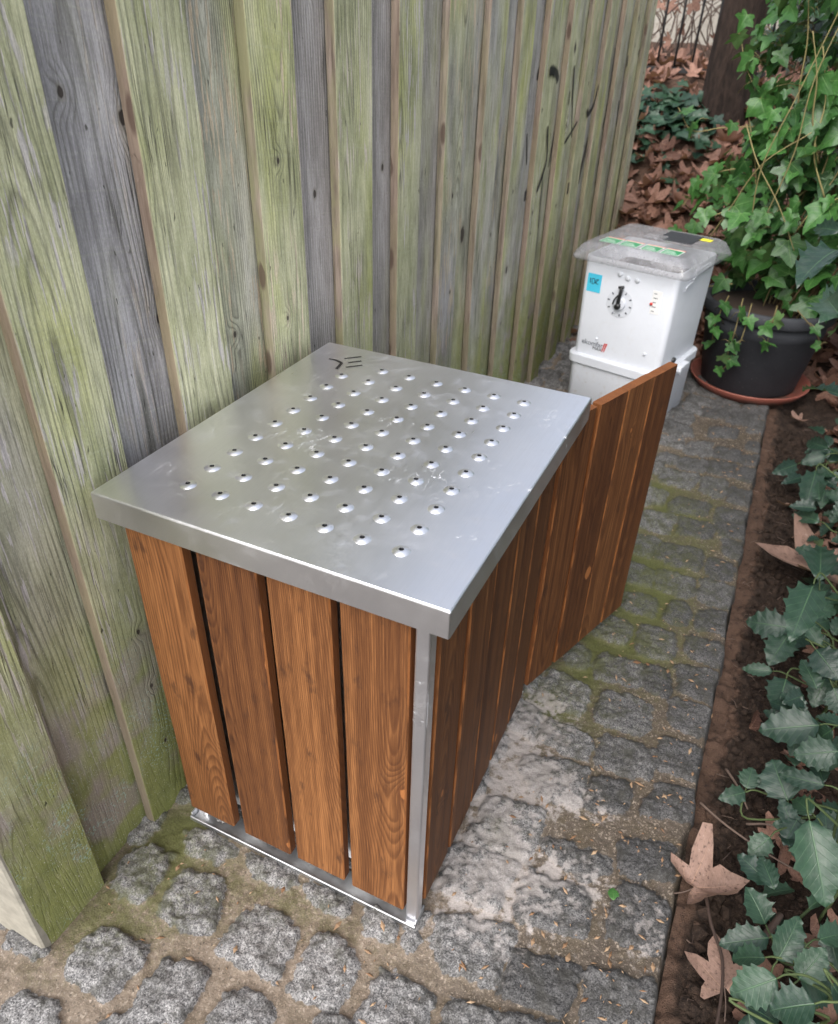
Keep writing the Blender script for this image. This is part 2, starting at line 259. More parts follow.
# ------------------------------------------------------------------ materials
def mat_fence():
    g=G('weathered_fence_wood')
    u,v,r,gg,b,a,kn,kc,kr,rad,fib,nlow,nmid,r37,g91=wood_coords(g,(.105,.155),.80)
    ring=g.math('FRACT',g.math('DIVIDE',rad,g.math('MULTIPLY_ADD',r,.005,.0045)))
    rdark=g.ramp(ring,[(0,.35),(.12,0),(.6,.12),(.9,.95),(1,.4)])
    rfade=g.noise(g.comb(g.math('MULTIPLY_ADD',u,9,r37),g.math('MULTIPLY_ADD',v,3,g91),3),1.0,2)
    rd=g.math('MULTIPLY',rdark,g.ss(rfade,.3,.62))
    ox,oy,oz=g.sep(g.obj())
    blot=g.ss(g.noise(g.comb(g.math('MULTIPLY_ADD',u,16,r37),g.math('MULTIPLY_ADD',v,3.6,g91),1),1.0,5,.7),.22,.78)
    big=g.noise(g.comb(g.math('MULTIPLY_ADD',u,5,r37),g.math('MULTIPLY_ADD',v,1.1,g91),5),1.0,3,.6)
    grey=g.mix(blot,(.18,.17,.178),(.56,.54,.545))
    green=g.mix(blot,(.26,.278,.145),(.69,.675,.455))
    yel=g.mix(blot,(.33,.35,.11),(.67,.68,.27))
    grey=g.mix(g.math('MULTIPLY',g.ss(r,.6,.95),.5),grey,(.42,.37,.33))
    green=g.mix(g.ss(big,.5,.72),green,yel)
    ga=g.math('ADD',b,g.math('MULTIPLY',g.math('SUBTRACT',big,.5),1.5),clamp=True)
    ga=g.ss(ga,.15,.75)
    col=g.mix(ga,grey,green)
    # pale flaked streaks
    st=g.noise(g.comb(g.math('MULTIPLY_ADD',u,120,r37),g.math('MULTIPLY_ADD',v,9,g91),2),1.0,3,.55)
    stm=g.noise(g.comb(g.math('MULTIPLY_ADD',u,9,r37),g.math('MULTIPLY_ADD',v,2.2,g91),9),1.0,2)
    sm=g.math('MULTIPLY',g.ss(st,.55,.59),g.ss(stm,.44,.55))
    sm=g.math('MULTIPLY',sm,g.math('SUBTRACT',1.0,g.math('MULTIPLY',ga,.15)))
    scol=g.mix(g.ss(r,.2,.8),(.66,.52,.36),(.60,.55,.56))
    col=g.mix(g.math('MULTIPLY',sm,g.ss(b,.2,.6,.25,.9)),col,scol)
    # sawn cross marks
    saw=g.noise(g.comb(g.math('MULTIPLY_ADD',u,2,r37),g.math('MULTIPLY_ADD',v,220,g.math('MULTIPLY',u,30)),0),1.0,2)
    col=g.mix(g.math('MULTIPLY',g.ss(saw,.5,.75),.16),col,(.55,.56,.42))
    # grain
    col=g.mix(g.math('MULTIPLY',rd,g.ss(b,.2,.9,.75,.58)),col,(.075,.072,.05))
    col=g.mix(g.math('MULTIPLY',g.ss(fib,.46,.66),.42),col,(.13,.125,.10)); col=g.mix(g.math('MULTIPLY',g.ss(fib,.42,.28),.30),col,(.66,.65,.55))
    run=g.noise(g.comb(g.math('MULTIPLY_ADD',u,30,r37),g.math('MULTIPLY_ADD',v,.7,g91),11),1.0,4,.65)
    col=g.mix(g.math('MULTIPLY',g.ss(run,.54,.72),.5),col,g.mix(b,(.13,.125,.13),(.16,.165,.075)))
    # cracks
    crk=g.noise(g.comb(g.math('MULTIPLY_ADD',u,75,r37),g.math('MULTIPLY_ADD',v,1.6,g91),7),1.0,2)
    ck=g.math('MULTIPLY',g.ss(g.math('ABSOLUTE',g.math('SUBTRACT',crk,.5)),.012,.0),g.ss(rfade,.5,.6))
    col=g.mix(g.math('MULTIPLY',ck,.75),col,(.03,.028,.025))
    # the damp foot: dark algae, brown rot, teal lichen
    dn=g.noise(g.comb(ox,oy,oz),7,4,.6)
    damp=g.ss(g.math('ADD',oz,g.math('MULTIPLY',g.math('SUBTRACT',dn,.5),-.7)),.78,.12)
    dcol=g.mix(g.noise(g.obj(),26,4,.65),(.075,.090,.020),(.30,.315,.095))
    dcol=g.mix(g.ss(g.noise(g.obj(),9,3),.5,.66),dcol,(.24,.20,.17))
    col=g.mix(g.math('MULTIPLY',damp,.88),col,dcol)
    ln=g.noise(g.obj(),190,2,.6); lm=g.noise(g.obj(),6,3,.6)
    lich=g.math('MULTIPLY',g.math('MULTIPLY',g.ss(ln,.57,.63),g.ss(lm,.46,.58)),g.ss(oz,.62,.2))
    col=g.mix(g.math('MULTIPLY',lich,.75),col,(.30,.42,.36))
    wn=g.math('MULTIPLY',g.ss(g.noise(g.obj(),330,1),.68,.72),g.ss(oz,1.1,.3,.15,.7))
    col=g.mix(wn,col,(.55,.56,.48))
    sal=g.math('MULTIPLY_ADD',g.noise(g.comb(g.math('MULTIPLY_ADD',u,600,r37),g.math('MULTIPLY_ADD',v,160,g91),0),1.0,3,.7),.9,.55)
    col=g.mix(1.0,col,g.comb(sal,sal,sal),'MULTIPLY')
    pit=g.math('MULTIPLY',g.ss(g.noise(g.comb(g.math('MULTIPLY_ADD',u,110,r37),g.math('MULTIPLY_ADD',v,40,g91),8),1.0,2),.70,.76),.8)
    col=g.mix(pit,col,(.05,.05,.035))
    # knots
    col=g.mix(g.math('MULTIPLY',kr,.45),col,(.19,.17,.13))
    col=g.mix(g.math('MULTIPLY',kc,.9),col,(.045,.035,.03))
    # sawn narrow edges
    ecol=g.mix(g.ss(g.noise(g.comb(g.math('MULTIPLY_ADD',u,90,r37),g.math('MULTIPLY_ADD',v,5,g91),4),1.0,4,.65),.25,.75),(.085,.068,.056),(.42,.345,.285))
    ecol=g.mix(g.math('MULTIPLY',g.ss(g.noise(g.comb(g.math('MULTIPLY',u,10),g.math('MULTIPLY_ADD',v,3.5,r37),2),1.0,4,.6),.40,.60),g.math('MULTIPLY',b,1.0)),ecol,(.27,.265,.145))
    ecol=g.mix(g.math('MULTIPLY',g.ss(r,.35,.9),.6),ecol,g.mix(blot,(.17,.115,.085),(.36,.27,.20)))
    ecol=g.mix(g.math('MULTIPLY',kcore_e(g,u,v,r37),.8),ecol,(.10,.065,.05))
    ecol=g.mix(g.math('MULTIPLY',damp,.6),ecol,(.17,.15,.10))
    col=g.mix(g.ss(a,.30,.7),col,ecol)
    h=g.math('ADD',g.math('MULTIPLY',rd,-.6),g.math('MULTIPLY',fib,-.5))
    h=g.math('ADD',h,g.math('MULTIPLY',ck,-1.5)); h=g.math('ADD',h,g.math('MULTIPLY',pit,-1.0)); h=g.math('ADD',h,g.math('MULTIPLY',sm,-.5)); h=g.math('ADD',h,g.math('MULTIPLY',kc,-1.2)); h=g.math('ADD',h,g.math('MULTIPLY',blot,.6))
    return g.set(color=col,rough=.85,spec=.25,normal=g.bump(h,.7,.0016))
def kcore_e(g,u,v,r37):
    D,c=g.vor(g.comb(g.math('MULTIPLY_ADD',u,25,r37),g.math('MULTIPLY_ADD',v,7.5,r37),0),1.0,dim='2D')
    return g.math('MULTIPLY',g.ss(D,.26,.14),g.math('GREATER_THAN',g.sep(c)[0],.84))

def mat_stain():
    g=G('brown_stained_wood')
    u,v,r,gg,b,a,kn,kc,kr,rad,fib,nlow,nmid,r37,g91=wood_coords(g,(.12,.19),.80)
    ring=g.math('FRACT',g.math('DIVIDE',rad,g.math('MULTIPLY_ADD',r,.0025,.0032)))
    rl=g.ramp(ring,[(0,.15),(.15,.85),(.55,.6),(.88,.1),(1,.15)])
    band=g.noise(g.comb(g.math('MULTIPLY_ADD',u,58,r37),g.math('MULTIPLY_ADD',v,.55,g91),2),1.0,4,.6)
    tone=g.math('ADD',g.math('MULTIPLY',rl,.22),g.math('MULTIPLY_ADD',band,.75,.07))
    tone=g.math('ADD',tone,g.math('MULTIPLY',g.math('SUBTRACT',fib,.5),.6))
    tone=g.math('ADD',tone,g.math('MULTIPLY',g.math('SUBTRACT',nlow,.5),.5))
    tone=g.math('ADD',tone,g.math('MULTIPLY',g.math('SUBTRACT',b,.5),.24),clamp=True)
    col=g.ramp(tone,[(0.05,(.016,.006,.003)),(.33,(.058,.020,.0072)),(.60,(.122,.047,.0155)),(.90,(.285,.122,.042))])
    bl=g.noise(g.comb(g.math('MULTIPLY_ADD',u,26,r37),g.math('MULTIPLY_ADD',v,9,g91),6),1.0,4,.65)
    col=g.mix(g.math('MULTIPLY',g.ss(bl,.56,.72),.75),col,(.035,.014,.008))
    col=g.mix(g.math('MULTIPLY',kr,.5),col,(.09,.03,.010))
    col=g.mix(g.math('MULTIPLY',kc,.8),col,(.34,.13,.04))
    col=g.mix(g.math('MULTIPLY',g.ss(g.noise(g.comb(g.math('MULTIPLY',u,60),g.math('MULTIPLY_ADD',v,12,r37),0),1.0,2),.4,.6),g.math('MULTIPLY',g.math('COMPARE',a,.5,.1),.9)),col,(.24,.09,.027))
    ecol=g.mix(band,(.06,.02,.008),(.21,.072,.02))
    ecol=g.mix(g.math('MULTIPLY',rl,.25),ecol,(.32,.12,.034))
    col=g.mix(g.ss(a,.55,.7),col,ecol)
    h=g.math('ADD',g.math('MULTIPLY',rl,.4),g.math('MULTIPLY',fib,.8))
    return g.set(color=col,rough=g.math('MULTIPLY_ADD',fib,.3,.46),spec=.3,normal=g.bump(h,.4,.0009))

def mat_steel():
    g=G('stainless_steel')
    o=g.obj(); x,y,z=g.sep(o)
    br=g.noise(g.comb(g.math('MULTIPLY',x,700),g.math('MULTIPLY',y,16),g.math('MULTIPLY',z,700)),1.0,2)
    sm=g.noise(o,5,4,.6); sm2=g.noise(o,26,4,.7)
    rough=g.math('ADD',g.math('MULTIPLY_ADD',sm,.30,.20),g.math('MULTIPLY',g.ss(sm2,.5,.75),.10))
    sp=g.math('MULTIPLY',g.ss(g.noise(o,95,4,.75),.60,.68),g.ss(g.math('ADD',g.noise(o,7,3,.6),g.math('MULTIPLY',g.ss(x,.16,.30),.10)),.60,.70))
    scr=g.noise(g.comb(g.math('MULTIPLY',x,24),g.math('MULTIPLY',y,5),0),1.0,3,.6,1.5)
    sc_=g.math('MULTIPLY',g.ss(g.math('ABSOLUTE',g.math('SUBTRACT',scr,.5)),.006,0),g.ss(g.noise(o,7,2),.58,.66))
    col=g.mix(sm,(.83,.83,.88),(.93,.925,.955))
    col=g.mix(g.math('MULTIPLY',g.ss(sm2,.55,.8),.2),col,(.62,.62,.64))
    white=g.math('MAXIMUM',sp,g.math('MULTIPLY',sc_,.7))
    col=g.mix(g.math('MULTIPLY',white,.75),col,(.80,.81,.84))
    rough=g.math('ADD',g.math('ADD',rough,g.math('MULTIPLY',white,.35)),g.math('MULTIPLY',g.math('SUBTRACT',br,.5),.16)); col=g.mix(g.math('MULTIPLY',g.ss(br,.45,.7),.10),col,(.6,.6,.62))
    h=g.noise(o,2.6,1)
    return g.set(color=col,rough=rough,metal=g.math('SUBTRACT',1.0,g.math('MULTIPLY',white,.6)),normal=g.bump(h,.10,.01))
def mat_galv():
    g=G('galvanised_metal'); o=g.obj()
    n=g.noise(o,40,3,.6)
    return g.set(color=g.mix(n,(.42,.43,.44),(.66,.67,.68)),rough=g.math('MULTIPLY_ADD',n,.3,.25),metal=.95)
def simple(name,c,rough=.6,metal=0,spec=.5,var=.12,scale=40,bump=0):
    g=G(name); n=g.noise(g.obj(),scale,4,.6)
    c0=tuple(x*(1-var) for x in c); c1=tuple(min(1,x*(1+var)) for x in c)
    nrm=g.bump(n,bump,.002) if bump else None
    return g.set(color=g.mix(n,c0,c1),rough=rough,metal=metal,spec=spec,normal=nrm)
def mat_plastic_white():
    g=G('white_plastic'); o=g.obj(); x,y,z=g.sep(o)
    n=g.noise(o,14,4,.65)
    col=g.mix(n,(.58,.605,.66),(.66,.685,.735))
    d=g.math('MULTIPLY',g.ss(g.noise(o,30,4,.7),.54,.72),g.ss(z,.35,.0,.10,.6))
    col=g.mix(d,col,(.42,.37,.31))
    return g.set(color=col,rough=.38,spec=.5,sub=0)
def mat_lid_plastic():
    g=G('clear_grey_plastic'); n=g.noise(g.obj(),18,4,.65)
    return g.set(color=g.mix(n,(.26,.26,.28),(.42,.42,.445)),rough=g.math('MULTIPLY_ADD',n,.2,.10),alpha=g.math('MULTIPLY_ADD',n,.6,.22),spec=.8)
def mat_pot():
    g=G('charcoal_plastic'); o=g.obj(); n=g.noise(o,10,4,.65)
    sp=g.ss(g.noise(o,160,2),.70,.74)
    col=g.mix(n,(.024,.026,.031),(.05,.053,.061)); col=g.mix(g.math('MULTIPLY',sp,.5),col,(.25,.24,.22))
    return g.set(color=col,rough=.72,spec=.3)
def mat_terracotta():
    g=G('terracotta_plastic'); o=g.obj(); n=g.noise(o,9,4,.65)
    col=g.mix(n,(.15,.042,.030),(.27,.085,.058)); z=g.sep(o)[2]
    col=g.mix(g.math('MULTIPLY',g.ss(n,.4,.6),g.ss(z,.035,.0,0,.85)),col,(.07,.05,.04))
    return g.set(color=col,rough=.6)
def leaf_mat(name,c0,c1,vein,rough,spec,lobes,vw=.018,back=None,vs=.6,coat=0,dust=0):
    g=G(name); u,v=g.uv(); r,gg,b,a=g.attr('rnd')
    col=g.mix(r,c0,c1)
    n=g.noise(g.comb(g.math('MULTIPLY_ADD',u,5,g.math('MULTIPLY',gg,50)),g.math('MULTIPLY',v,5),0),1.0,3,.6)
    col=g.mix(g.math('MULTIPLY',g.ss(n,.4,.7),.3),col,tuple(x*.55 for x in c0))
    au=g.math('ABSOLUTE',u); vm=None
    for (lx,ly) in lobes:      # vein from the leaf base to each lobe
        L=math.hypot(lx,ly); dx,dy=lx/L,ly/L
        d=g.math('ABSOLUTE',g.math('SUBTRACT',g.math('MULTIPLY',au,dy),g.math('MULTIPLY',v,dx)))
        along=g.math('ADD',g.math('MULTIPLY',au,dx),g.math('MULTIPLY',v,dy))
        m=g.math('MULTIPLY',g.ss(d,vw,vw*.2),g.math('MULTIPLY',g.math('GREATER_THAN',along,0),g.ss(along,L*1.05,L*.3,.15,1)))
        vm=m if vm is None else g.math('MAXIMUM',vm,m)
    # side veins
    w=g.math('FRACT',g.math('MULTIPLY',g.math('SUBTRACT',v,g.math('MULTIPLY',au,.75)),7.5))
    sv=g.math('MULTIPLY',g.ss(g.math('ABSOLUTE',g.math('SUBTRACT',w,.5)),.09,.0),.35)
    vm2=g.math('MAXIMUM',vm,sv)
    col=g.mix(g.math('MULTIPLY',vm2,vs),col,vein)
    if dust:
        dn=g.noise(g.obj(),35,4,.65)
        col=g.mix(g.math('MULTIPLY',g.ss(dn,.48,.7),g.math('MULTIPLY',b,dust)),col,(.20,.20,.18))
    if 'dry' in name:
        sp=g.noise(g.comb(g.math('MULTIPLY_ADD',u,14,g.math('MULTIPLY',gg,30)),g.math('MULTIPLY',v,14),r),1.0,4,.7)
        col=g.mix(g.math('MULTIPLY',g.ss(sp,.52,.68),.75),col,(.055,.03,.022)); col=g.mix(g.math('MULTIPLY',g.ss(sp,.42,.30),.4),col,(.40,.30,.25))
    h=g.math('ADD',g.math('MULTIPLY',vm2,-.8),n)
    if back is not None:
        geo=g.node('ShaderNodeNewGeometry').outputs['Backfacing']; col=g.mix(geo,col,back)
    m=g.set(color=col,rough=g.math('MULTIPLY_ADD',n,.2,rough),spec=spec,normal=g.bump(h,.35,.003),coat=coat,coatr=.25)
    # thin leaf lets a little light through
    tr=g.node('ShaderNodeBsdfTranslucent'); g.put(tr.inputs[0],g.mix(1.0,col,(1.0,1.0,.6),'MULTIPLY'))
    mx=g.node('ShaderNodeMixShader'); mx.inputs[0].default_value=.18
    g.t.links.new(g.b.outputs[0],mx.inputs[1]); g.t.links.new(tr.outputs[0],mx.inputs[2]); g.t.links.new(mx.outputs[0],g.out.inputs[0])
    return m
def mat_path():
    g=G('granite_setts_and_grit'); o=g.obj()
    st,tint,moss,sand=g.attr('gd')
    n1=g.noise(o,330,2,.6); n2=g.noise(o,120,3,.65); n3=g.noise(o,28,4,.65)
    d1,c1=g.vor(o,420); cr=g.sep(c1)[0]
    gran=g.math('ADD',g.math('MULTIPLY',n1,.45),g.math('MULTIPLY',cr,.35)); gran=g.math('ADD',gran,g.math('MULTIPLY',g.math('SUBTRACT',n2,.4),.55))
    gc=g.ramp(gran,[(.16,(.028,.028,.030)),(.38,(.15,.15,.155)),(.58,(.31,.31,.315)),(.82,(.56,.56,.57))])
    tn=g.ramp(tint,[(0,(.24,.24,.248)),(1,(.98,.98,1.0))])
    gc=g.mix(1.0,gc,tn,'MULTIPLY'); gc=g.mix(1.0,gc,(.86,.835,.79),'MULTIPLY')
    gc=g.mix(g.math('MULTIPLY',g.ss(n3,.42,.66),.7),gc,(.035,.033,.028))
    pale=g.mix(n2,(.075,.058,.043),(.27,.215,.165))
    dk=g.math('MULTIPLY_ADD',tint,.8,.22)
    mc=g.mix(1.0,pale,g.comb(dk,dk,dk),'MULTIPLY')
    gv,gcol=g.vor(o,260); gcs=g.sep(gcol)
    mc=g.mix(g.math('MULTIPLY',g.math('GREATER_THAN',gcs[0],.80),.7),mc,g.mix(gcs[1],(.05,.04,.03),(.36,.30,.24)))
    mc=g.mix(g.ss(g.noise(o,17,4,.7),.46,.62,0,.6),mc,(.075,.058,.036))
    mc=g.mix(g.math('MULTIPLY',g.ss(n1,.55,.75),.5),mc,(.42,.33,.26))
    mc=g.mix(g.math('MULTIPLY',g.ss(n3,.5,.7),.5),mc,(.09,.065,.045))
    edge=g.math('ADD',st,g.math('MULTIPLY',g.math('SUBTRACT',n2,.5),.5))
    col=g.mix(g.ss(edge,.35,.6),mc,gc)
    mm=g.math('MULTIPLY',g.math('POWER',moss,.7),g.ss(g.math('ADD',g.math('MULTIPLY_ADD',n2,.55,g.math('MULTIPLY',n3,.55)),g.math('MULTIPLY',moss,.22)),.50,.72))
    col=g.mix(g.math('MULTIPLY',mm,.9),col,g.mix(n1,(.025,.030,.009),(.125,.135,.035)))
    n4=g.noise(o,55,5,.75); sm=g.math('MULTIPLY',g.ss(g.math('ADD',g.math('ADD',g.math('MULTIPLY',n4,1.5),g.math('MULTIPLY',n2,.5)),g.math('MULTIPLY',sand,.75)),1.18,1.62),g.ss(sand,.0,.3))
    sm=g.math('MULTIPLY',sm,g.math('SUBTRACT',1.0,g.math('MULTIPLY',st,.35)))
    col=g.mix(g.math('MULTIPLY',sm,.85),col,g.mix(n1,(.26,.235,.22),(.46,.42,.40)))
    h=g.math('ADD',g.math('MULTIPLY',gran,1.0),g.math('MULTIPLY',n3,.6))
    return g.set(color=col,rough=g.math('MULTIPLY_ADD',n2,.3,.6),spec=.35,normal=g.bump(h,.75,.003))
def mat_soil(name='soil_earth',c=((.010,.007,.006),(.055,.036,.026))):
    g=G(name); o=g.obj()
    n=g.noise(o,60,4,.7); n2=g.noise(o,9,3,.6); f=g.noise(o,380,2,.6)
    col=g.ramp(n,[(.3,c[0]),(.7,c[1])])
    x,y,z=g.sep(o)
    lip=g.math('MULTIPLY',g.ss(g.math('ADD',x,g.math('MULTIPLY',g.math('SUBTRACT',n2,.5),.16)),.950,.925),g.ss(n,.25,.5))
    col=g.mix(g.math('MULTIPLY',lip,.85),col,g.mix(f,(.045,.027,.019),(.14,.085,.06)))
    col=g.mix(g.math('MULTIPLY',g.ss(f,.68,.74),.6),col,(.30,.22,.16))
    return g.set(color=col,rough=.95,spec=.2,normal=g.bump(g.math('ADD',n,f),.8,.006))
def mat_bark(name,c0,c1):
    g=G(name); o=g.obj(); x,y,z=g.sep(o)
    n=g.noise(g.comb(g.math('MULTIPLY',x,4),g.math('MULTIPLY',y,4),z),9,4,.7)
    return g.set(color=g.ramp(n,[(.3,c0),(.75,c1)]),rough=.9,spec=.2,normal=g.bump(n,.9,.02))
def mat_attr(name,c0,c1,rough=.7,spec=.3):
    g=G(name); r,gg,b,a=g.attr('rnd'); n=g.noise(g.obj(),60,3)
    col=g.mix(r,c0,c1); col=g.mix(g.math('MULTIPLY',n,.4),col,tuple(x*.5 for x in c0))
    return g.set(color=col,rough=rough,spec=spec)
def mat_dry(name,c0,c1):
    return leaf_mat(name,c0,c1,(.46,.29,.19),.55,.35,[(0,1),(.55,.62),(.6,.05)],.014,back=tuple(x*.9 for x in c1),vs=.45)
def mat_spray():
    g=G('black_spray_paint'); u,v=g.uv()
    n=g.noise(g.comb(g.math('MULTIPLY',u,.2),g.math('MULTIPLY',v,60),0),1.0,3)
    al=g.ss(g.math('ADD',g.math('ABSOLUTE',u),g.math('MULTIPLY',g.math('SUBTRACT',n,.5),.3)),.95,.35)
    return g.set(color=(.012,.012,.014),rough=.6,alpha=g.math('MULTIPLY',al,.95))
def mat_wall():
    g=G('pale_pebbly_wall'); o=g.obj(); n=g.noise(o,8,5,.75); n2=g.noise(o,34,3,.6)
    col=g.mix(n,(.20,.185,.155),(.46,.435,.385)); col=g.mix(g.math('MULTIPLY',g.ss(n2,.55,.7),.6),col,(.16,.13,.10))
    return g.set(color=col,rough=.9)

M=dict(endw=simple('pale_board',(.27,.25,.205),.85,scale=34,var=.5,bump=.5),fence=mat_fence(),stain=mat_stain(),steel=mat_steel(),galv=mat_galv(),white=mat_plastic_white(),lid=mat_lid_plastic(),pot=mat_pot(),terra=mat_terracotta(),
 path=mat_path(),soil=mat_soil(),bank=mat_soil('bank_earth',((.016,.011,.009),(.06,.038,.027))),spray=mat_spray(),wall=mat_wall(),
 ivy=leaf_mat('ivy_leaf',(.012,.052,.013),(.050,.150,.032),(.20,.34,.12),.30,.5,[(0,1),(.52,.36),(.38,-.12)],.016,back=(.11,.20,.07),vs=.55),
 ivyd=leaf_mat('dark_ivy_leaf',(.012,.035,.022),(.03,.075,.035),(.07,.13,.08),.35,.5,[(0,1),(.52,.36),(.38,-.12)],.014,vs=.5),
 holly=leaf_mat('holly_leaf',(.011,.031,.022),(.034,.076,.043),(.10,.19,.09),.31,.5,[(0,1)],.022,back=(.10,.17,.08),vs=.5,dust=.12),
 dry=mat_dry('dry_plane_leaf',(.155,.092,.07),(.29,.185,.145)),
 dry2=mat_dry('dry_leaf_litter',(.085,.038,.026),(.34,.19,.14)),
 stem=mat_attr('vine_stem',(.10,.065,.035),(.30,.26,.11)),
 gstem=mat_attr('green_holly_stem',(.035,.055,.020),(.10,.135,.05)),
 twig=mat_attr('twig_bark',(.05,.032,.026),(.17,.12,.095)),
 bark=mat_bark('tree_bark',(.007,.005,.004),(.04,.026,.02)),
 black=simple('black_plastic',(.012,.012,.013),.4), iron=simple('black_iron',(.012,.012,.013),.6),
 ink_hole=simple('black_ink_and_hole_shade',(.008,.008,.01),.35),
 blue=simple('blue_note_paper',(.06,.52,.72),.7), yellow=simple('yellow_sticker',(.78,.72,.04),.5), greens=simple('green_sticker',(.025,.26,.10),.4), wstick=simple('white_sticker',(.78,.78,.78),.5), red=simple('red_print',(.55,.05,.04),.5), greyp=simple('grey_print',(.07,.08,.10),.5), redline=simple('salmon_print',(.70,.25,.16),.5),
 husk=mat_attr('seed_husk',(.19,.10,.05),(.38,.27,.17)),
 soilp=simple('potting_earth',(.05,.033,.024),.95,bump=.8), ground=simple('far_ground',(.07,.06,.045),.95,scale=3))

# ================================================================== SETTING
def build_path():
    xs=np.concatenate([np.arange(-.75,-.2,.006),np.arange(-.2,.905,.0045)])
    ys=[-.92]
    while ys[-1]<3.5: ys.append(ys[-1]+(.0042 if ys[-1]<.7 else min(.013,.0042+(ys[-1]-.7)*.006)))
    ys=np.array(ys); X,Y=np.meshgrid(xs,ys)
    polys=[np.array(p) for p in STONES]
    cen=[p.mean(0) for p in polys]
    rg=np.random.default_rng(5)
    yy=-.98
    while yy<3.6:
        xx=-.72+rg.uniform(0,.05)
        while xx<.92:
            w,h=rg.uniform(.085,.115),rg.uniform(.085,.105)
            c=np.array([xx+w/2,yy+.055+rg.normal(0,.006)+.04*math.sin(xx*2.2)])
            if c[0]<.89 and min(np.hypot(*(c-q)) for q in cen)>.098:
                a=rg.normal(.1,.1); q=np.array([[-w/2,-h/2],[w/2,-h/2],[w/2,h/2],[-w/2,h/2]])+rg.normal(0,.006,(4,2))
                q=q@np.array([[math.cos(a),math.sin(a)],[-math.sin(a),math.cos(a)]])+c
                polys.append(q); cen.append(c)
            xx+=w+.02
        yy+=.118
    wob=(fbm(X,Y,38,3,3)-.5)*.022; wob2=(fbm(X,Y,120,2,9)-.5)*.010
    mask=np.zeros_like(X); tint=np.full_like(X,.5); top=np.zeros_like(X)
    for P in polys:
        a=P; area=np.sum(a[:,0]*np.roll(a[:,1],-1)-np.roll(a[:,0],-1)*a[:,1])
        if area<0: a=a[::-1]
        lo,hi=a.min(0)-.03,a.max(0)+.03
        i0,i1=np.searchsorted(xs,[lo[0],hi[0]]); j0,j1=np.searchsorted(ys,[lo[1],hi[1]])
        if i1<=i0 or j1<=j0: continue
        x,y=X[j0:j1,i0:i1],Y[j0:j1,i0:i1]
        k=.012; acc=0
        for n in range(len(a)):
            p,q=a[n],a[(n+1)%len(a)]; e=q-p; L=np.hypot(*e)+1e-9
            d=((x-p[0])*e[1]-(y-p[1])*e[0])/L
            acc=acc+np.exp(np.clip(d/k,-40,40))
        right=sstep(.40,.62,a.mean(0)[0]); d=k*np.log(acc)-(.0085+.0070*right)+wob[j0:j1,i0:i1]+wob2[j0:j1,i0:i1]
        m=sstep(.0045,-.0045,d)
        cx,cy=a.mean(0)
        right=sstep(.42,.75,cx)
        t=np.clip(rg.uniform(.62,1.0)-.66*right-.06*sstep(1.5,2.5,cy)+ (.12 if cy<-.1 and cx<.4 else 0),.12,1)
        hgt=(.014-.003*right)*(rg.uniform(.8,1.2))*sstep(.005,-.012,d)+ ((x-cx)*rg.normal(0,.04)+(y-cy)*rg.normal(0,.04))*m
        ms=mask[j0:j1,i0:i1]; sel=m>ms
        ms[sel]=m[sel]; tint[j0:j1,i0:i1][sel]=t; top[j0:j1,i0:i1][sel]=hgt[sel]
    low=sstep(.38,.72,X)
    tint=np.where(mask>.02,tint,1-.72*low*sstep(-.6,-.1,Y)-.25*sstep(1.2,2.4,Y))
    rough=(fbm(X,Y,70,3,21)-.5)*.014+(fbm(X,Y,210,2,31)-.5)*.0042
    Z=top+rough*(.25+.75*mask)*(1-.35*low)+(fbm(X,Y,5,3,41)-.5)*.012+(fbm(X,Y,160,2,51)-.5)*.0040
    # sinking, broken edge on the bed side
    e=sstep(.902,.885,X+ (fbm(X,Y,14,2,61)-.5)*.02)
    Z=Z*e-.05*(1-e)
    def blob(cx,cy,rx,ry,s=1.): return s*np.exp(-(((X-cx)/rx)**2+((Y-cy)/ry)**2))
    n=fbm(X,Y,9,3,71)
    moss=blob(-.09,-.10,.09,.17,1.0)+blob(.0,-.2,.10,.07,.75)+blob(.58,.85,.13,.35,1.05)+blob(.64,1.30,.17,.36,.95)+blob(.7,1.75,.15,.3,.5)+blob(.55,1.7,.1,.3,.6)+blob(-.05,-.30,.08,.06,.3)+blob(.5,.62,.06,.08,.9)+blob(.73,1.05,.10,.25,.4)+blob(.52,.2,.05,.05,.8)+blob(.2,-.13,.2,.05,.5)+blob(-.12,-.32,.05,.12,.5)
    moss=np.clip(moss*.8*(.35+1.3*n)*(1-.55*mask),0,1)
    sand=blob(.50,.42,.09,.22,1.15)+blob(.47,.15,.07,.14,.85)+blob(.60,.10,.13,.12,.6)+blob(.62,.36,.12,.05,.75)+blob(.66,.17,.13,.05,.55)+blob(.85,.12,.06,.1,.35)+blob(.55,.0,.12,.1,.4)
    lowp=sstep(.60,.36,fbm(X,Y,70,3,21)); sand=np.clip(sand*(.5+n)*(.45+.85*lowp),0,1)
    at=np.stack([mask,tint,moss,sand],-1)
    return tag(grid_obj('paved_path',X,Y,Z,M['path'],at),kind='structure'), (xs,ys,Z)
path,(pxs,pys,PZ)=build_path()
def path_z(x,y):
    i=min(max(int(np.searchsorted(pxs,x)),0),len(pxs)-1); j=min(max(int(np.searchsorted(pys,y)),0),len(pys)-1); return float(PZ[j,i])

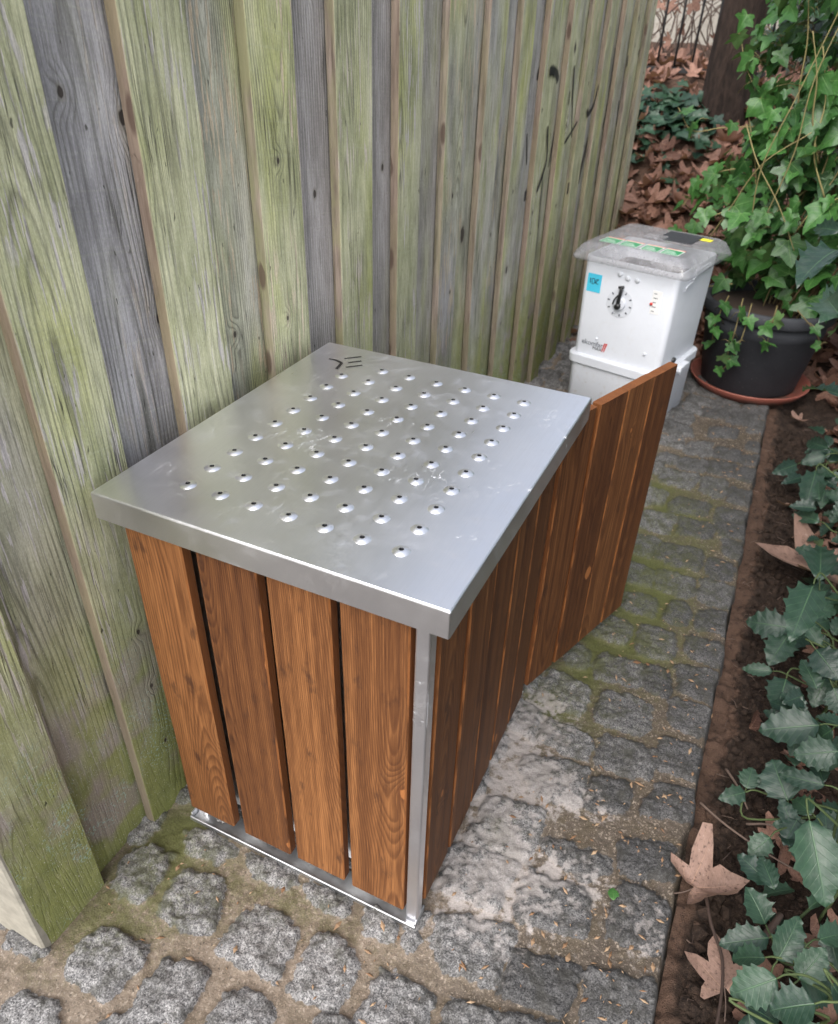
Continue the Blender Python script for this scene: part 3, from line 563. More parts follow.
def bank_z(x,y):
    p=np.interp(y,[3.0,3.3,3.6,4.0,4.5,5.0,5.4,7,9],[-.06,-.02,.16,.47,.82,1.10,1.17,1.22,1.3])
    return p+ (fbm(x,y,2.2,3,5)-.5)*.10
def soil_z(x,y):
    z=-.045+(fbm(x,y,7,3,81)-.5)*.055+(fbm(x,y,34,3,91)-.5)*.036+(fbm(x,y,110,2,95)-.5)*.012
    return z+.022*sstep(.985,.93,x)+.10*sstep(1.05,1.6,x)
xs=np.concatenate([np.arange(.893,1.45,.007),np.arange(1.45,3.2,.06)]); ys=np.concatenate([np.arange(-1.2,1.4,.008),np.arange(1.4,3.45,.016)])
X,Y=np.meshgrid(xs,ys)
tag(grid_obj('soil_bed',X,Y,soil_z(X,Y),M['soil']),kind='structure')
xs=np.arange(-3.5,5,.05); ys=np.arange(3.1,9.5,.05); X,Y=np.meshgrid(xs,ys)
tag(grid_obj('earth_bank',X,Y,bank_z(X,Y),M['bank']),kind='structure')
mb=MB(); S=120
a=[mb.vert(p) for p in ((-S,-S,-.16),(S,-S,-.16),(S,S,-.16),(-S,S,-.16))]; mb.face(a)
tag(mb.build('ground',M['ground']),kind='structure')
# crumbs of earth
mb=MB()
ico=[]; 
import bmesh
bm=bmesh.new(); bmesh.ops.create_icosphere(bm,subdivisions=1,radius=1); icv=[v.co.copy() for v in bm.verts]; icf=[[v.index for v in f.verts] for f in bm.faces]; bm.free()
for i in range(2600):
    x=.935+abs(random.gauss(0,.14)); y=random.uniform(-.4,2.6) if i%3 else random.uniform(-.3,.7)
    if x>1.5: continue
    r=random.choice([.003,.004,.005,.007,.010,.013])*random.uniform(.7,1.4)
    z=float(soil_z(np.array(x),np.array(y)))+r*.3
    sx,sy,sz=[random.uniform(.7,1.3)*r for _ in range(3)]; b=len(mb.v)
    for v in icv:
        q=1+random.uniform(-.25,.25); mb.vert((x+v.x*sx*q,y+v.y*sy*q,z+v.z*sz*q))
    for f in icf: mb.face([b+k for k in f],smooth=False)
tag(mb.build('soil_crumbs',M['soil']),kind='stuff',label='dark crumbs of loose earth in the planting bed',cat='soil')

# ================================================================== FENCE
fence=thing('board_fence','weathered overlapping vertical board fence, grey and green with algae, behind the metal topped cabinet','fence',(0,0,0))
FX=-.15; PER=.283; FT=.022
fr=MB(); bk=MB(); rg=random.Random(3)
y=-.395
i=0; H0=1.86
GREEN={0:1.0,1:.85,2:.92,3:.85,4:1.0,5:.72}
BG={0:.62,1:.04,2:.5,3:.0,4:.12,5:.35}
while y<3.86:
    zb=-.012+rg.uniform(-.005,.008) if y<1.5 else -.05*min(1,(y-1.5))+rg.uniform(-.02,.03)
    w=.139+(rg.uniform(-.003,.003) if i<4 else rg.uniform(-.016,.012))
    gv=GREEN.get(i,rg.uniform(.25,.6) if i<9 else rg.uniform(.6,.9))
    board(fr,(FX,y,zb),(0,1,0),(0,0,1),(1,0,0),w,H0-zb,FT,(rg.random(),rg.random(),gv),c=.0013,nseg=10,bow=rg.uniform(.0005,.0025),twist=rg.uniform(-.006,.006),ph=rg.uniform(0,6))
    if y+PER<3.9:
        zb2=zb+rg.uniform(-.01,.015)
        bv=BG.get(i,rg.uniform(.1,.6) if i<9 else rg.uniform(.4,.8))
        board(bk,(FX-FT-.003,y+w-.035,zb2),(0,1,0),(0,0,1),(1,0,0),PER-w+.07,H0-zb2-.01,FT,(rg.random(),rg.random(),bv),c=.002,nseg=6,bow=rg.uniform(0,.0015),ph=rg.uniform(0,6))
    y+=PER; i+=1
fr.build('front_boards',M['fence'],fence); bk.build('back_boards',M['fence'],fence)
for z in (.25,.95,1.6):
    mb=MB(); board(mb,(FX-2*FT-.006,3.9,z),(0,0,1),(0,-1,0),(1,0,0),.08,4.3,.035,(.4,.3,.3)); mb.build('rail',M['fence'],fence)
mb=MB(); board(mb,(-.152,-.402,-.02),(-1,0,0),(0,0,1),(0,-1,0),.17,1.88,.02,(.2,.8,.35),c=.004,nseg=4); mb.build('end_board',M['endw'],fence)
# sprayed scrawl
for pts,back,w in GRAF:
    mb=MB()
    x0=FX+.0028 if not back else FX-FT-.0008
    P=curve_pts([(0,)+p for p in pts],8) if len(pts)>2 else [Vector((0,)+tuple(np.array(pts[0])+(np.array(pts[1])-np.array(pts[0]))*t)) for t in np.linspace(0,1,9)]
    prev=None; L=0
    for j,p in enumerate(P):
        t=(P[min(j+1,len(P)-1)]-P[max(j-1,0)]).normalized(); s=Vector((0,-t.z,t.y)); e=min(1,(j+.4)/2,(len(P)-.6-j)/2); hw=w*.85*(.6+.45*max(0,e))
        r=[mb.vert((x0,)+tuple((p+s*hw*k)[1:])) for k in (-1,0,1)]
        if prev:
            dl=(P[j]-P[j-1]).length
            for k in range(2): mb.face((prev[k],prev[k+1],r[k+1],r[k]),[(k-1,L),(k,L),(k,L+dl),(k-1,L+dl)])
            L+=dl
        prev=r
    mb.build('spray_stroke',M['spray'],fence)

# ================================================================== CABINET
cab=thing('storage_cabinet','low brown slatted wooden cabinet with a studded stainless steel top and its end door open','cabinet',(.18,.27,0))
CO=Vector((.18,.27,0))
def C(mb,name,mats,parent=cab):
    mb.v=[tuple(Vector(p)-CO) for p in mb.v] ; o=mb.build(name,mats,parent); return o
# lid
lx0,lx1,ly0,ly1,lz=-.118,.481,-.085,.618,.8404
cx,cy=(lx0+lx1)/2,(ly0+ly1)/2; LW,LD=lx1-lx0,ly1-ly0
mb=MB()
loft(mb,[(lz-.047,LW-.002,LD-.002,.002),(lz-.047,LW,LD,.003),(lz-.003,LW,LD,.003),(lz-.0012,LW-.0012,LD-.0012,.003),(lz,LW-.005,LD-.005,.003)],(cx,cy),cap0=False,n=3,smooth=False)
loft(mb,[(lz-.045,LW-.006,LD-.006,.002),(lz-.004,LW-.006,LD-.006,.002)],(cx,cy),cap0=False,n=3)
SX,SY=.0616,.067*.88
for i in range(7):
    for j in range(10):
        if i==0 and j==9: continue
        lathe(mb,[(.0138,-.0003),(.0130,.0003),(.0115,.0011),(.0080,.0029),(.0052,.0036),(.0038,.0036)],(i*SX,j*SY,lz),n=24); lathe(mb,[(.0038,.0036),(.0033,.0032),(.0031,.0006)],(i*SX,j*SY,lz),n=24,mi=1)
        n0=len(mb.v); lathe(mb,[(.0031,.0006),(.0001,.0006)],(i*SX,j*SY,lz),n=8,mi=1)  # stud holes coloured black to stand for the shade inside them
lid=C(mb,'lid',[M['steel'],M['ink_hole']])
mb=MB()
for st in MARK:
    P=curve_pts([(p[0],p[1],lz+.0006) for p in st],6) if len(st)>2 else [Vector((p[0],p[1],lz+.0006)) for p in st]
    hw=.0030 if len(st)>2 or st[0]==MARK[0][-1] else .0022
    prev=None
    for j,p in enumerate(P):
        t=(P[min(j+1,len(P)-1)]-P[max(j-1,0)]).normalized(); s=Vector((-t.y,t.x,0)); h=hw*(.55+.6*j/(len(P)-1)) if len(st)>2 else hw
        r=[mb.vert(p-s*h),mb.vert(p+s*h)]
        if prev: mb.face((prev[0],r[0],r[1],prev[1]))
        prev=r
C(mb,'painted_mark',M['ink_hole'],lid)
# frame
mb=MB()
bx0,bx1,by0,by1=-.088,.446,-.070,.585
box(mb,bx0,bx1,by0,by0+.004,.004,.017); box(mb,bx1-.004,bx1,by0+.0045,by0+.045,.004,.024); box(mb,.400,.404,by0+.051,by1-.005,.010,.024)
box(mb,bx0,bx0+.004,by0+.0045,by1,.004,.024); box(mb,bx0+.0045,bx1-.0045,by1-.004,by1,.004,.024)
box(mb,bx0+.0045,bx1-.0045,by0+.0045,by0+.05,.004,.009); box(mb,.36,.3995,by0+.051,by1-.005,.004,.009)
C(mb,'base_frame',M['galv'])
for (x,y) in ((bx1-.0245,by0+.010),(bx0+.006,by0+.02),(bx1-.036,by1-.03),(bx0+.006,by1-.03)):
    mb=MB(); loft(mb,[(.0095,.024,.024,.004),(lz-.006,.024,.024,.004)],(x+.012,y+.012),n=4,smooth=False); C(mb,'corner_post',M['steel'])
mb=MB()
box(mb,bx0+.045,bx1-.045,by0+.052,by0+.054,.05,.79); box(mb,bx1-.05,bx1-.048,by0+.058,by1-.04,.03,.79); box(mb,bx0+.04,bx0+.042,by0+.058,by1-.04,.03,.79)
C(mb,'inner_lining',M['galv'])
rg=random.Random(12)
def planks(mb,O,U,N,pitch,w,h,t,n,tone,rgs):
    for i in range(n):
        o=Vector(O)+Vector(U)*(pitch*i+rgs.uniform(-.002,.002))+Vector((0,0,rgs.uniform(-.004,.004)))+Vector(N)*rgs.uniform(-.0015,.0015)
        board(mb,o,U,(Vector((0,0,1))+Vector(U)*rgs.uniform(-.004,.004)).normalized(),N,w+rgs.uniform(-.003,.003),h,t,(rgs.random(),rgs.random(),min(1,max(0,tone[i%len(tone)]))),c=.0025,nseg=4,bow=rgs.uniform(0,.001),ph=rgs.uniform(0,6))
mb=MB()
for xl,wd,tn in ((-.088,.115,.80),(.050,.113,.30),(.180,.107,.78),(.307,.112,.52)): planks(mb,(xl,-.060,.040),(1,0,0),(0,-1,0),.1,wd,.748,.022,1,(tn,),rg)
C(mb,'front_slats',M['stain'])
mb=MB(); planks(mb,(.447,-.026,.048),(0,1,0),(1,0,0),.1185,.110,.738,.021,5,(.0,-.0,.0,.0,.0),rg); C(mb,'side_slats',M['stain'])  # lowest tone throughout: shade on the bed side put into the stain colour
mb=MB(); planks(mb,(-.098,.575,.05),(0,-1,0),(-1,0,0),.122,.112,.738,.02,5,(.4,.5),rg); C(mb,'side_slats',M['stain'])
door=bpy.data.objects.new('door',None); COL.objects.link(door); door.parent=cab; door.location=Vector((.450,.572,0))-CO; door.rotation_euler=(0,0,R(-19)); door.empty_display_size=.1
tag(door,'slatted wooden door standing open at the far end')
mb=MB(); planks(mb,(0,.006,.052),(0,1,0),(1,0,0),.1125,.106,.742,.022,4,(.02,.12,.2,.08),rg)  # low tones colour in the shade on the door's outer face
mb.build('door_slats',M['stain'],door)
for z in (.12,.68):
    mb=MB(); box(mb,-.030,-.0235,.02,.44,z,z+.035); mb.build('door_brace',M['galv'],door)

# ================================================================== WHITE BIN
BL=(.293,2.428); BA=-12.5
binr=thing('plastic_bin','tall white plastic bin with front dial and clear grey lid beyond the open door','bin',(BL[0],BL[1],.004),R(BA))
mb=MB(); loft(mb,[(0,.378,.392,.03),(.004,.388,.402,.035),(.245,.396,.410,.035)],n=6,smooth=True,cap1=False); mb.build('lower_tub',M['white'],binr)
mb=MB(); loft(mb,[(.226,.410,.424,.035),(.230,.418,.432,.038),(.262,.420,.434,.038),(.267,.414,.428,.036),(.268,.370,.384,.03)],n=6,cap0=False,cap1=False); mb.build('tub_rim',M['white'],binr)
mb=MB(); loft(mb,[(.255,.380,.391,.026),(.664,.390,.401,.024),(.668,.386,.397,.022),(.664,.380,.391,.02),(.45,.374,.385,.02)],n=6,smooth=True,cap0=False,cap1=True); body=binr; mb.build('upper_bin',M['white'],binr)
mb=MB(); loft(mb,[(.52,.368,.378,.02),(.585,.366,.376,.02),(.60,.25,.28,.02)],n=6,smooth=True,cap0=False); mb.build('bin_contents',M['soilp'],binr)
LZ=.026
mb=MB(); loft(mb,[(.658,.470,.492,.03),(.661,.480,.500,.032),(.672,.478,.498,.03),(.710,.428,.450,.025),(.720,.398,.418,.03),(.722,.38,.40,.028)],n=6,smooth=True,cap0=False)
blid=mb.build('clear_lid',M['lid'],binr); body=binr
mb=MB(); loft(mb,[(.50,.352,.382,.024),(.585,.362,.392,.024),(.60,.25,.28,.02)],n=6,smooth=True,cap0=False); mb.build('bin_contents',M['soilp'],binr)
mb=MB(); box(mb,-.005,.135,.02,.165,.6966+LZ,.7005+LZ); mb.build('grip_recess',M['pot'],blid)
mb=MB(); box(mb,-.05,.03,-.005,.055,.6966+LZ,.704+LZ); mb.build('grip',M['lid'],blid)
for i,x in enumerate((-.158,-.078,.008,.088)):
    mb=MB(); box(mb,x,x+.073,-.180,-.105,.6968+LZ,.6978+LZ,b=.0003); s_=mb.build('label_sticker',M['greens'],binr)
    mb=MB()
    for (a,b,c_,d) in ((0,.073,0,.003),(0,.073,.071,.075),(0,.003,.003,.071),(.07,.073,.003,.071)): box(mb,x+a,x+b,-.180+c_,-.180+d,.6979+LZ,.6983+LZ,b=.0001)
    for q in range(3): box(mb,x+.01,x+.06-.008*q,-.163+.014*q,-.160+.014*q,.6979+LZ,.6983+LZ,b=.0001)
    mb.build('white_border',M['wstick'],s_)
    mb=MB(); box(mb,x,x+.073,-.103,-.094,.6968+LZ,.6978+LZ,b=.0003); mb.build('sticker_band',M['redline'],s_)
mb=MB(); box(mb,.118,.178,.115,.152,.6968+LZ,.6978+LZ,b=.0003); mb.build('price_sticker',M['yellow'],blid)
# front face: point (u from left 0..1, z) -> local, leaning with the taper
def fp(x,z,out=.0): return Vector((x,-(.391/2+(z-.255)/.409*.005)-out,z))
def fbox(mb,x0,x1,z0,z1,o0,o1):
    P=[fp(x0,z0,o0),fp(x1,z0,o0),fp(x1,z1,o0),fp(x0,z1,o0),fp(x0,z0,o1),fp(x1,z0,o1),fp(x1,z1,o1),fp(x0,z1,o1)]
    i=[mb.vert(p) for p in P]
    for f in ((0,3,2,1),(4,5,6,7),(0,1,5,4),(1,2,6,5),(2,3,7,6),(3,0,4,7)): mb.face([i[k] for k in f])
AX=Matrix.Rotation(R(90),3,'X')
mb=MB(); fbox(mb,-.172,-.112,.530,.602,.0005,.0013); note=mb.build('paper_note',M['blue'],body)
mb=MB(); tube(mb,[fp(-0.160,0.584,.002),fp(-0.159,0.564,.002)],.0016); tube(mb,curve_pts([fp(-0.152,0.582,.002),fp(-0.150,0.562,.002),fp(-0.140,0.568,.002),fp(-0.143,0.582,.002),fp(-0.152,0.582,.002)],4),.0013); tube(mb,curve_pts([fp(-0.127,0.584,.002),fp(-0.137,0.576,.002),fp(-0.132,0.566,.002),fp(-0.123,0.565,.002)],4),.0013); tube(mb,[fp(-0.138,0.565,.002),fp(-0.124,0.583,.002)],.0012)
mb.build('handwriting',M['ink_hole'],note)
dc=fp(-.022,.51)
mb=MB(); lathe(mb,[(.056,0),(.056,.0006),(.0555,.0010),(.026,.0012),(.025,.010),(.022,.012),(.0001,.012)],dc,n=32,axis=AX,smooth=False); dial=mb.build('dial',M['white'],body)
mb=MB()
for k in range(1,10):
    a=R(90-36*k+10); mb=MB()
    p=dc+Vector((.047*math.cos(a),-.0020,.047*math.sin(a))); t=Vector((math.cos(a),0,math.sin(a)))
    tube(mb,[p-t*.0045,p+t*.0045],.0026,n=4); mb.build('dial_mark',M['greyp'],dial)
mb=MB(); tube(mb,[dc+Vector((-.002,-.015,-.012)),dc+Vector((0,-.016,.02)),dc+Vector((.003,-.016,.05)),dc+Vector((.002,-.015,.072))],.0085,.006,n=8); tube(mb,curve_pts([dc+Vector((.004,-.018,.045)),dc+Vector((-.014,-.022,.02)),dc+Vector((-.020,-.02,-.002))],5),.0032,n=6); lathe(mb,[(.012,0),(.012,.012),(.0001,.013)],dc+Vector((0,-.012,-.008)),n=16,axis=AX); tube(mb,[dc+Vector((-.008,-.016,.064)),dc+Vector((.012,-.016,.070))],.006,n=6)
mb.build('pointer_knob',M['black'],dial)
for (x,z) in ((-.040,.622),(-.006,.612),(.034,.612),(-.095,.345),(.120,.335)):
    mb=MB(); r=.010 if z>.5 else .006
    lathe(mb,[(r,0),(r,.003),(r*.7,.006),(.0001,.0065)],fp(x,z),n=16,axis=AX); mb.build('stud',M['white'],body)
mb=MB(); fbox(mb,.104,.142,.50,.59,.0005,.0012); tab=mb.build('scale_sticker',M['wstick'],body)
mb=MB()
for q in range(5): fbox(mb,.110,.110+.012+.004*(q%2),.509+.017*q,.512+.017*q,.0014,.0018)
mb.build('scale_print',M['greyp'],tab)
mb=MB(); lathe(mb,[(.006,0),(.006,.006),(.0001,.007)],fp(.106,.537),n=12,axis=AX); mb.build('red_button',M['red'],tab)
def text(name,body_,size,mat,parent,loc,rot,extr=.0004,align='LEFT'):
    cu=bpy.data.curves.new(name,'FONT'); cu.body=body_; cu.size=size; cu.extrude=extr; cu.align_x=align
    t=bpy.data.objects.new(name+'_tmp',cu); COL.objects.link(t)
    dg=bpy.context.evaluated_depsgraph_get(); me=bpy.data.meshes.new_from_object(t.evaluated_get(dg)); me.materials.clear(); me.materials.append(mat)
    bpy.data.objects.remove(t); me.name=name
    o=bpy.data.objects.new(name,me); COL.objects.link(o); o.parent=parent; o.location=loc; o.rotation_euler=rot; return o
text('logo_lettering','ekomfar',.029,M['greyp'],body,fp(-.158,.312,.001),(R(88.4),0,0))
text('logo_lettering','MAX',.020,M['ink_hole'],body,fp(-.106,.296,.001),(R(88.4),0,0))
mb=MB()
for q in (0,.008):
    i=[mb.vert(fp(x,z,.0008)) for x,z in ((-.065+q,.296),(-.061+q,.296),(-.050+q,.334),(-.057+q,.334))]; mb.face(i)
mb.build('logo_flash',M['red'],body)
mb=MB(); tube(mb,curve_pts([(.197,-.12,.585),(.200,-.115,.602),(.201,-.06,.612),(.201,-.05,.625),(.201,.13,.64)],6),.004,n=5); box(mb,.192,.201,-.04,.12,.620,.648); mb.build('lid_clip',M['white'],binr)
mb=MB(); box(mb,.209,.235,-.06,.03,.244,.264); box(mb,.209,.227,-.03,.01,.222,.2435); mb.build('side_latch',M['white'],binr)
AY=Matrix.Rotation(R(90),3,'Y')
for y_ in (-.175,-.06):
    mb=MB(); lathe(mb,[(.012,0),(.012,.008),(.009,.011),(.0001,.012)],(.192,y_,.288),n=16,axis=AY); mb.build('black_fastener',M['black'],binr)

# ================================================================== POT + SAUCER
PC=(.775,2.95)
sau=MB(); lathe(sau,[(.0001,.008),(.225,.008),(.262,.045),(.270,.048),(.272,.042),(.240,.0),(.0001,.0)],(0,0,0),n=64)
o=sau.build('saucer',M['terra']); o.location=(PC[0],PC[1],.006); tag(o,'round terracotta coloured saucer under the big dark pot','saucer')
pot=thing('plant_pot','large round charcoal plastic plant pot holding the ivy','pot',(PC[0]-.005,PC[1]+.03,.016))
mb=MB(); lathe(mb,[(.0001,.0),(.208,.0),(.214,.004),(.258,.275),(.262,.278),(.265,.345),(.250,.345),(.245,.28)],n=64); mb.build('pot_body',M['pot'],pot)
mb=MB(); lathe(mb,[(.266,.340),(.284,.343),(.290,.352),(.290,.387),(.284,.397),(.272,.399),(.262,.392),(.257,.345)],n=64); mb.build('pot_rim',M['pot'],pot)
mb=MB(); lathe(mb,[(.2575,.35),(.12,.365),(.0001,.37)],n=40); mb.build('potting_earth',M['soilp'],pot)

# ================================================================== LEAVES
def norm(v): return v/np.linalg.norm(v)
half=[(0,0),(.10,-.10),(.30,-.17),(.40,-.08),(.34,.08),(.50,.20),(.60,.38),(.44,.43),(.28,.46),(.22,.62),(.13,.82),(0,1)]
def ivy_proto(fold,droop,rs):
    out=[(x,y) for x,y in half]+[(-x,y) for x,y in half[-2:0:-1]]
    out=[(x*(1+rs.uniform(-.08,.08)),y+rs.uniform(-.03,.03)*(0<y<1)) for x,y in out]
    inn=[((x)*.5,.33+(y-.33)*.5) for x,y in out]
    P=[(0,.33)]+inn+out; n=len(out)
    V=np.array([(x,y,fold*abs(x)-droop*max(0,y-.2)**2+.05*math.sin(7*x+5*y+fold*20)) for x,y in P])
    F=[]
    for i in range(n):
        k=(i+1)%n; F.append((0,1+i,1+k)); F.append((1+i,1+n+i,1+n+k,1+k))
    return V,F,[(x,y) for x,y in P]
def plane_proto(rs,curl,nr=4):
    lob=[(-100,.45),(-80,.30),(-62,.72),(-48,.60),(-30,.46),(-22,.78),(-8,.80),(0,1.0)]
    pts=[]
    H=[(178,.06),(150,.22),(128,.62),(118,.70),(104,.52),(92,.40),(80,.56),(66,.86),(56,.93),(46,.72),(34,.48),(26,.62),(14,.82),(0,1.05)]
    for a,r in H: pts.append((math.sin(R(a))*r,math.cos(R(a))*r))
    out=pts+[(-x,y) for x,y in pts[-2::-1]]
    out=[(x*(1+rs.uniform(-.07,.07)),y*(1+rs.uniform(-.07,.07))+.18) for x,y in out]
    n=len(out); P=[(0,.18)]
    for q in range(1,nr+1):
        f=q/nr
        for (x,y) in out: P.append((x*f,.18+(y-.18)*f))
    ca,cb,ph=curl*rs.uniform(.5,1.4),curl*rs.uniform(-.6,1.2),rs.uniform(0,6)
    V=[]
    for (x,y) in P:
        rr=math.hypot(x,y-.18)
        z=ca*x*x+cb*(y-.3)**2*.8+.16*curl*rr*math.sin(3*math.atan2(x,y-.18)+ph)+.05*math.sin(6*x+ph)*rr
        V.append((x,y,z))
    F=[(0,1+i,1+(i+1)%n) for i in range(n)]
    for q in range(1,nr):
        b0,b1=1+(q-1)*n,1+q*n
        for i in range(n):
            k=(i+1)%n; F.append((b0+i,b1+i,b1+k,b0+k))
    return np.array(V),F,P
def holly_proto(rs,nseg=24,spines=5):
    V=[];UV=[]; c=5
    for j in range(nseg+1):
        t=j/nseg
        w=.5*math.sin(math.pi*min(1,t**.85))**.75*(1-.15*t)
        ph=(t*spines+.35)%1.0
        sp=max(0,1-min(ph,1-ph)*4.2)
        wv=w*(.82+.30*sp) if 0<t<1 else .0
        for k in range(c):
            s=(k/(c-1))*2-1
            x=s*wv; z=.22*abs(s)**1.5*w*1.2+ (.10*sp-.05)*abs(s)**3*(1 if (j%2) else .9) - .22*(t-.35)**2
            V.append((x,t,z)); UV.append((x,t))
    F=[]
    for j in range(nseg):
        for k in range(c-1):
            a=j*c+k; F.append((a,a+1,a+c+1,a+c))
    return np.array(V),F,UV
def put_leaf(mb,proto,pos,tip,nor,size,wid=1.0,col=(.5,.5,.5,0)):
    V,F,U=proto
    t=norm(np.array(tip,float)); n=np.array(nor,float); n=n-t*np.dot(n,t)
    if np.linalg.norm(n)<1e-3: n=np.array([t[1],-t[0],.3]); n=n-t*np.dot(n,t)
    n=norm(n); s=np.cross(t,n)
    W=np.array(pos)+size*(V[:,:1]*wid*s+V[:,1:2]*t+V[:,2:]*n)
    b=len(mb.v); mb.v.extend(map(tuple,W.tolist()))
    for f in F: mb.face([b+i for i in f],[U[i] for i in f],col,0,True)
rs=random.Random(21)
IVP=[ivy_proto(rs.uniform(-.05,.28),rs.uniform(.0,.35),rs) for _ in range(8)]
PLP=[plane_proto(rs,rs.uniform(.25,.9)) for _ in range(8)]
HOP=[holly_proto(rs,spines=s) for s in (4,5,6,5)]; HOL=[holly_proto(rs,nseg=8,spines=4) for _ in range(3)]

# ---- ivy in the pot
ivy=thing('ivy_plant','bushy green ivy with trailing stems growing up out of the dark pot','ivy',(PC[0],PC[1],.38))
ivy_l=MB(); ivy_s=MB(); IO=np.array([PC[0],PC[1],.38])
rs=random.Random(4)
CAM=np.array([.7284,-.7432,1.4658])
def ivy_axis(z): return np.array([PC[0]+.20+.06*(z-.4),PC[1]+.24])
def ivy_rad(z): return np.interp(z,[.30,.5,.8,1.1,1.5,2.1],[.30,.43,.52,.54,.60,.55])
for k in range(80):      # bundle of stems
    a=rs.uniform(0,6.28); rr=rs.uniform(.02,.30); z1=rs.uniform(1.0,2.0)
    P=[]
    for q in range(6):
        z=.34+(z1-.34)*q/5; c=ivy_axis(z); r=rr*(.5+.25*q)*.75
        P.append((c[0]-IO[0]+r*math.cos(a+q*.25)+rs.uniform(-.05,.05)-.1*(1-q/5), c[1]-IO[1]+r*math.sin(a+q*.25)+rs.uniform(-.05,.05)-.2*(1-q/5),z-IO[2]))
    tube(ivy_s,curve_pts(P,4),rs.uniform(.003,.006),.0015,col=(rs.uniform(0,.5),0,0,0))
for k in range(20):      # pale loose runners crossing the front
    a=rs.uniform(-2.6,-.7); z0=rs.uniform(.65,1.2); c=ivy_axis(z0); r=ivy_rad(z0)*rs.uniform(.75,.98)
    p0=np.array([c[0]+r*math.cos(a),c[1]+r*math.sin(a),z0]); d=np.array([rs.uniform(-.25,.30),rs.uniform(-.08,.08),rs.uniform(.25,.55)])
    P=[p0-IO+d*t+np.array([rs.gauss(0,.012),rs.gauss(0,.012),.0]) for t in (0,.33,.66,1)]
    tube(ivy_s,curve_pts(P,5),.0038,.002,col=(rs.uniform(.7,1),0,0,0))
def ivy_leaf_at(p,outw,size,young):
    o=np.array([outw[0],outw[1],0.]); up=np.array([0,0,1.])
    nor=norm(o*.75+up*rs.uniform(.15,.95)+np.array([rs.gauss(0,.28),rs.gauss(0,.28),0]))
    tip=norm(-up*rs.uniform(.2,1.0)+o*rs.uniform(0,.7)+np.array([rs.gauss(0,.5),rs.gauss(0,.5),rs.gauss(0,.25)]))
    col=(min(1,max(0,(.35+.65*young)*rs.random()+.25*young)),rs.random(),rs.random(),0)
    put_leaf(ivy_l,rs.choice(IVP),p-tip*size*.35-IO,tip,nor,size,rs.uniform(.9,1.15),col)
    b=p-tip*size*.35-IO; q=b-np.array([o[0],o[1],0])*size*rs.uniform(.5,1.1)-up*size*rs.uniform(-.2,.7)
    tube(ivy_s,[q,(q+b)/2+up*.01,b],.0016,.0012,n=4,col=(rs.uniform(.3,1),0,0,0))
for k in range(2300):
    z=rs.uniform(.40,2.1); a=rs.uniform(-3.5,.45) if rs.random()<.88 else rs.uniform(.3,2.8)
    lump=mnoise.noise(Vector((math.cos(a)*1.8,math.sin(a)*1.8,z*3.2)))
    if lump<-.22 and rs.random()<.65: continue
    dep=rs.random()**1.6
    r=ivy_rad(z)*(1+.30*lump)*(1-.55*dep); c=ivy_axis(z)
    p=np.array([c[0]+r*1.12*math.cos(a),c[1]+r*math.sin(a),z+rs.gauss(0,.02)])
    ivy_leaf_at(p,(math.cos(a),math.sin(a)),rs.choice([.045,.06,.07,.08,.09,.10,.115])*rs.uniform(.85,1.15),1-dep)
# shoots reaching out to the left, and two trailers down the front of the pot
def shoot(P,n,s0,s1,alt=1,c=.8):
    Q=curve_pts([np.array(p)-IO for p in P],8); tube(ivy_s,Q,.003,.0014,col=(c,0,0,0))
    for i in range(n):
        q=Q[int((i+1)/(n+.2)*(len(Q)-1))]; d=np.array([(-1)**i*.6,-.7]); d=d/np.linalg.norm(d)
        ivy_leaf_at(np.array(q)+IO+np.array([d[0]*.02,d[1]*.03,rs.uniform(-.01,.02)]),d,s0+(s1-s0)*i/max(1,n-1),1)
for P in ([(.62,2.72,.72),(.60,2.66,.98),(.66,2.64,1.25),(.74,2.66,1.60)],[(.66,2.72,.80),(.70,2.66,1.05),(.70,2.64,1.30),(.77,2.66,1.62)],[(.44,2.78,.62),(.52,2.70,.82),(.60,2.66,1.0),(.74,2.66,1.12)],[(.50,2.76,1.12),(.58,2.68,1.0),(.70,2.64,.86),(.80,2.66,.70)]):
    tube(ivy_s,curve_pts([np.array(p)-IO for p in P],8),.0028,.0018,col=(.75,0,0,0))
shoot([(.62,2.95,1.15),(.50,2.98,1.22),(.42,3.0,1.32),(.36,3.05,1.46)],7,.09,.07)
shoot([(.60,2.98,1.10),(.40,2.96,1.08),(.28,2.96,1.06),(.20,2.98,1.14)],3,.05,.085)
shoot([(.55,2.90,.80),(.42,2.82,.74),(.32,2.78,.66),(.25,2.75,.60)],6,.085,.06)
shoot([(.55,2.92,.95),(.42,2.86,.92),(.36,2.84,.85),(.31,2.82,.77)],6,.08,.06)
shoot([(.60,2.80,.50),(.45,2.74,.48),(.36,2.70,.52)],4,.08,.07)
shoot([(.66,2.75,.46),(.665,2.66,.34),(.66,2.69,.24),(.67,2.71,.17)],5,.07,.05,c=.5)
shoot([(.70,2.73,.45),(.70,2.655,.33),(.685,2.69,.22),(.65,2.705,.13)],4,.06,.05,c=.5)
shoot([(.80,2.72,.46),(.80,2.64,.36),(.81,2.68,.27)],4,.07,.05,c=.5)
shoot([(.60,2.76,.46),(.575,2.72,.34),(.585,2.74,.24)],4,.07,.055,c=.5)
shoot([(.88,2.70,.46),(.97,2.72,.38),(1.02,2.78,.30)],2,.05,.04,c=.4)
ivy_s.build('stems',M['stem'],ivy); ivy_l.build('foliage',M['ivy'],ivy)

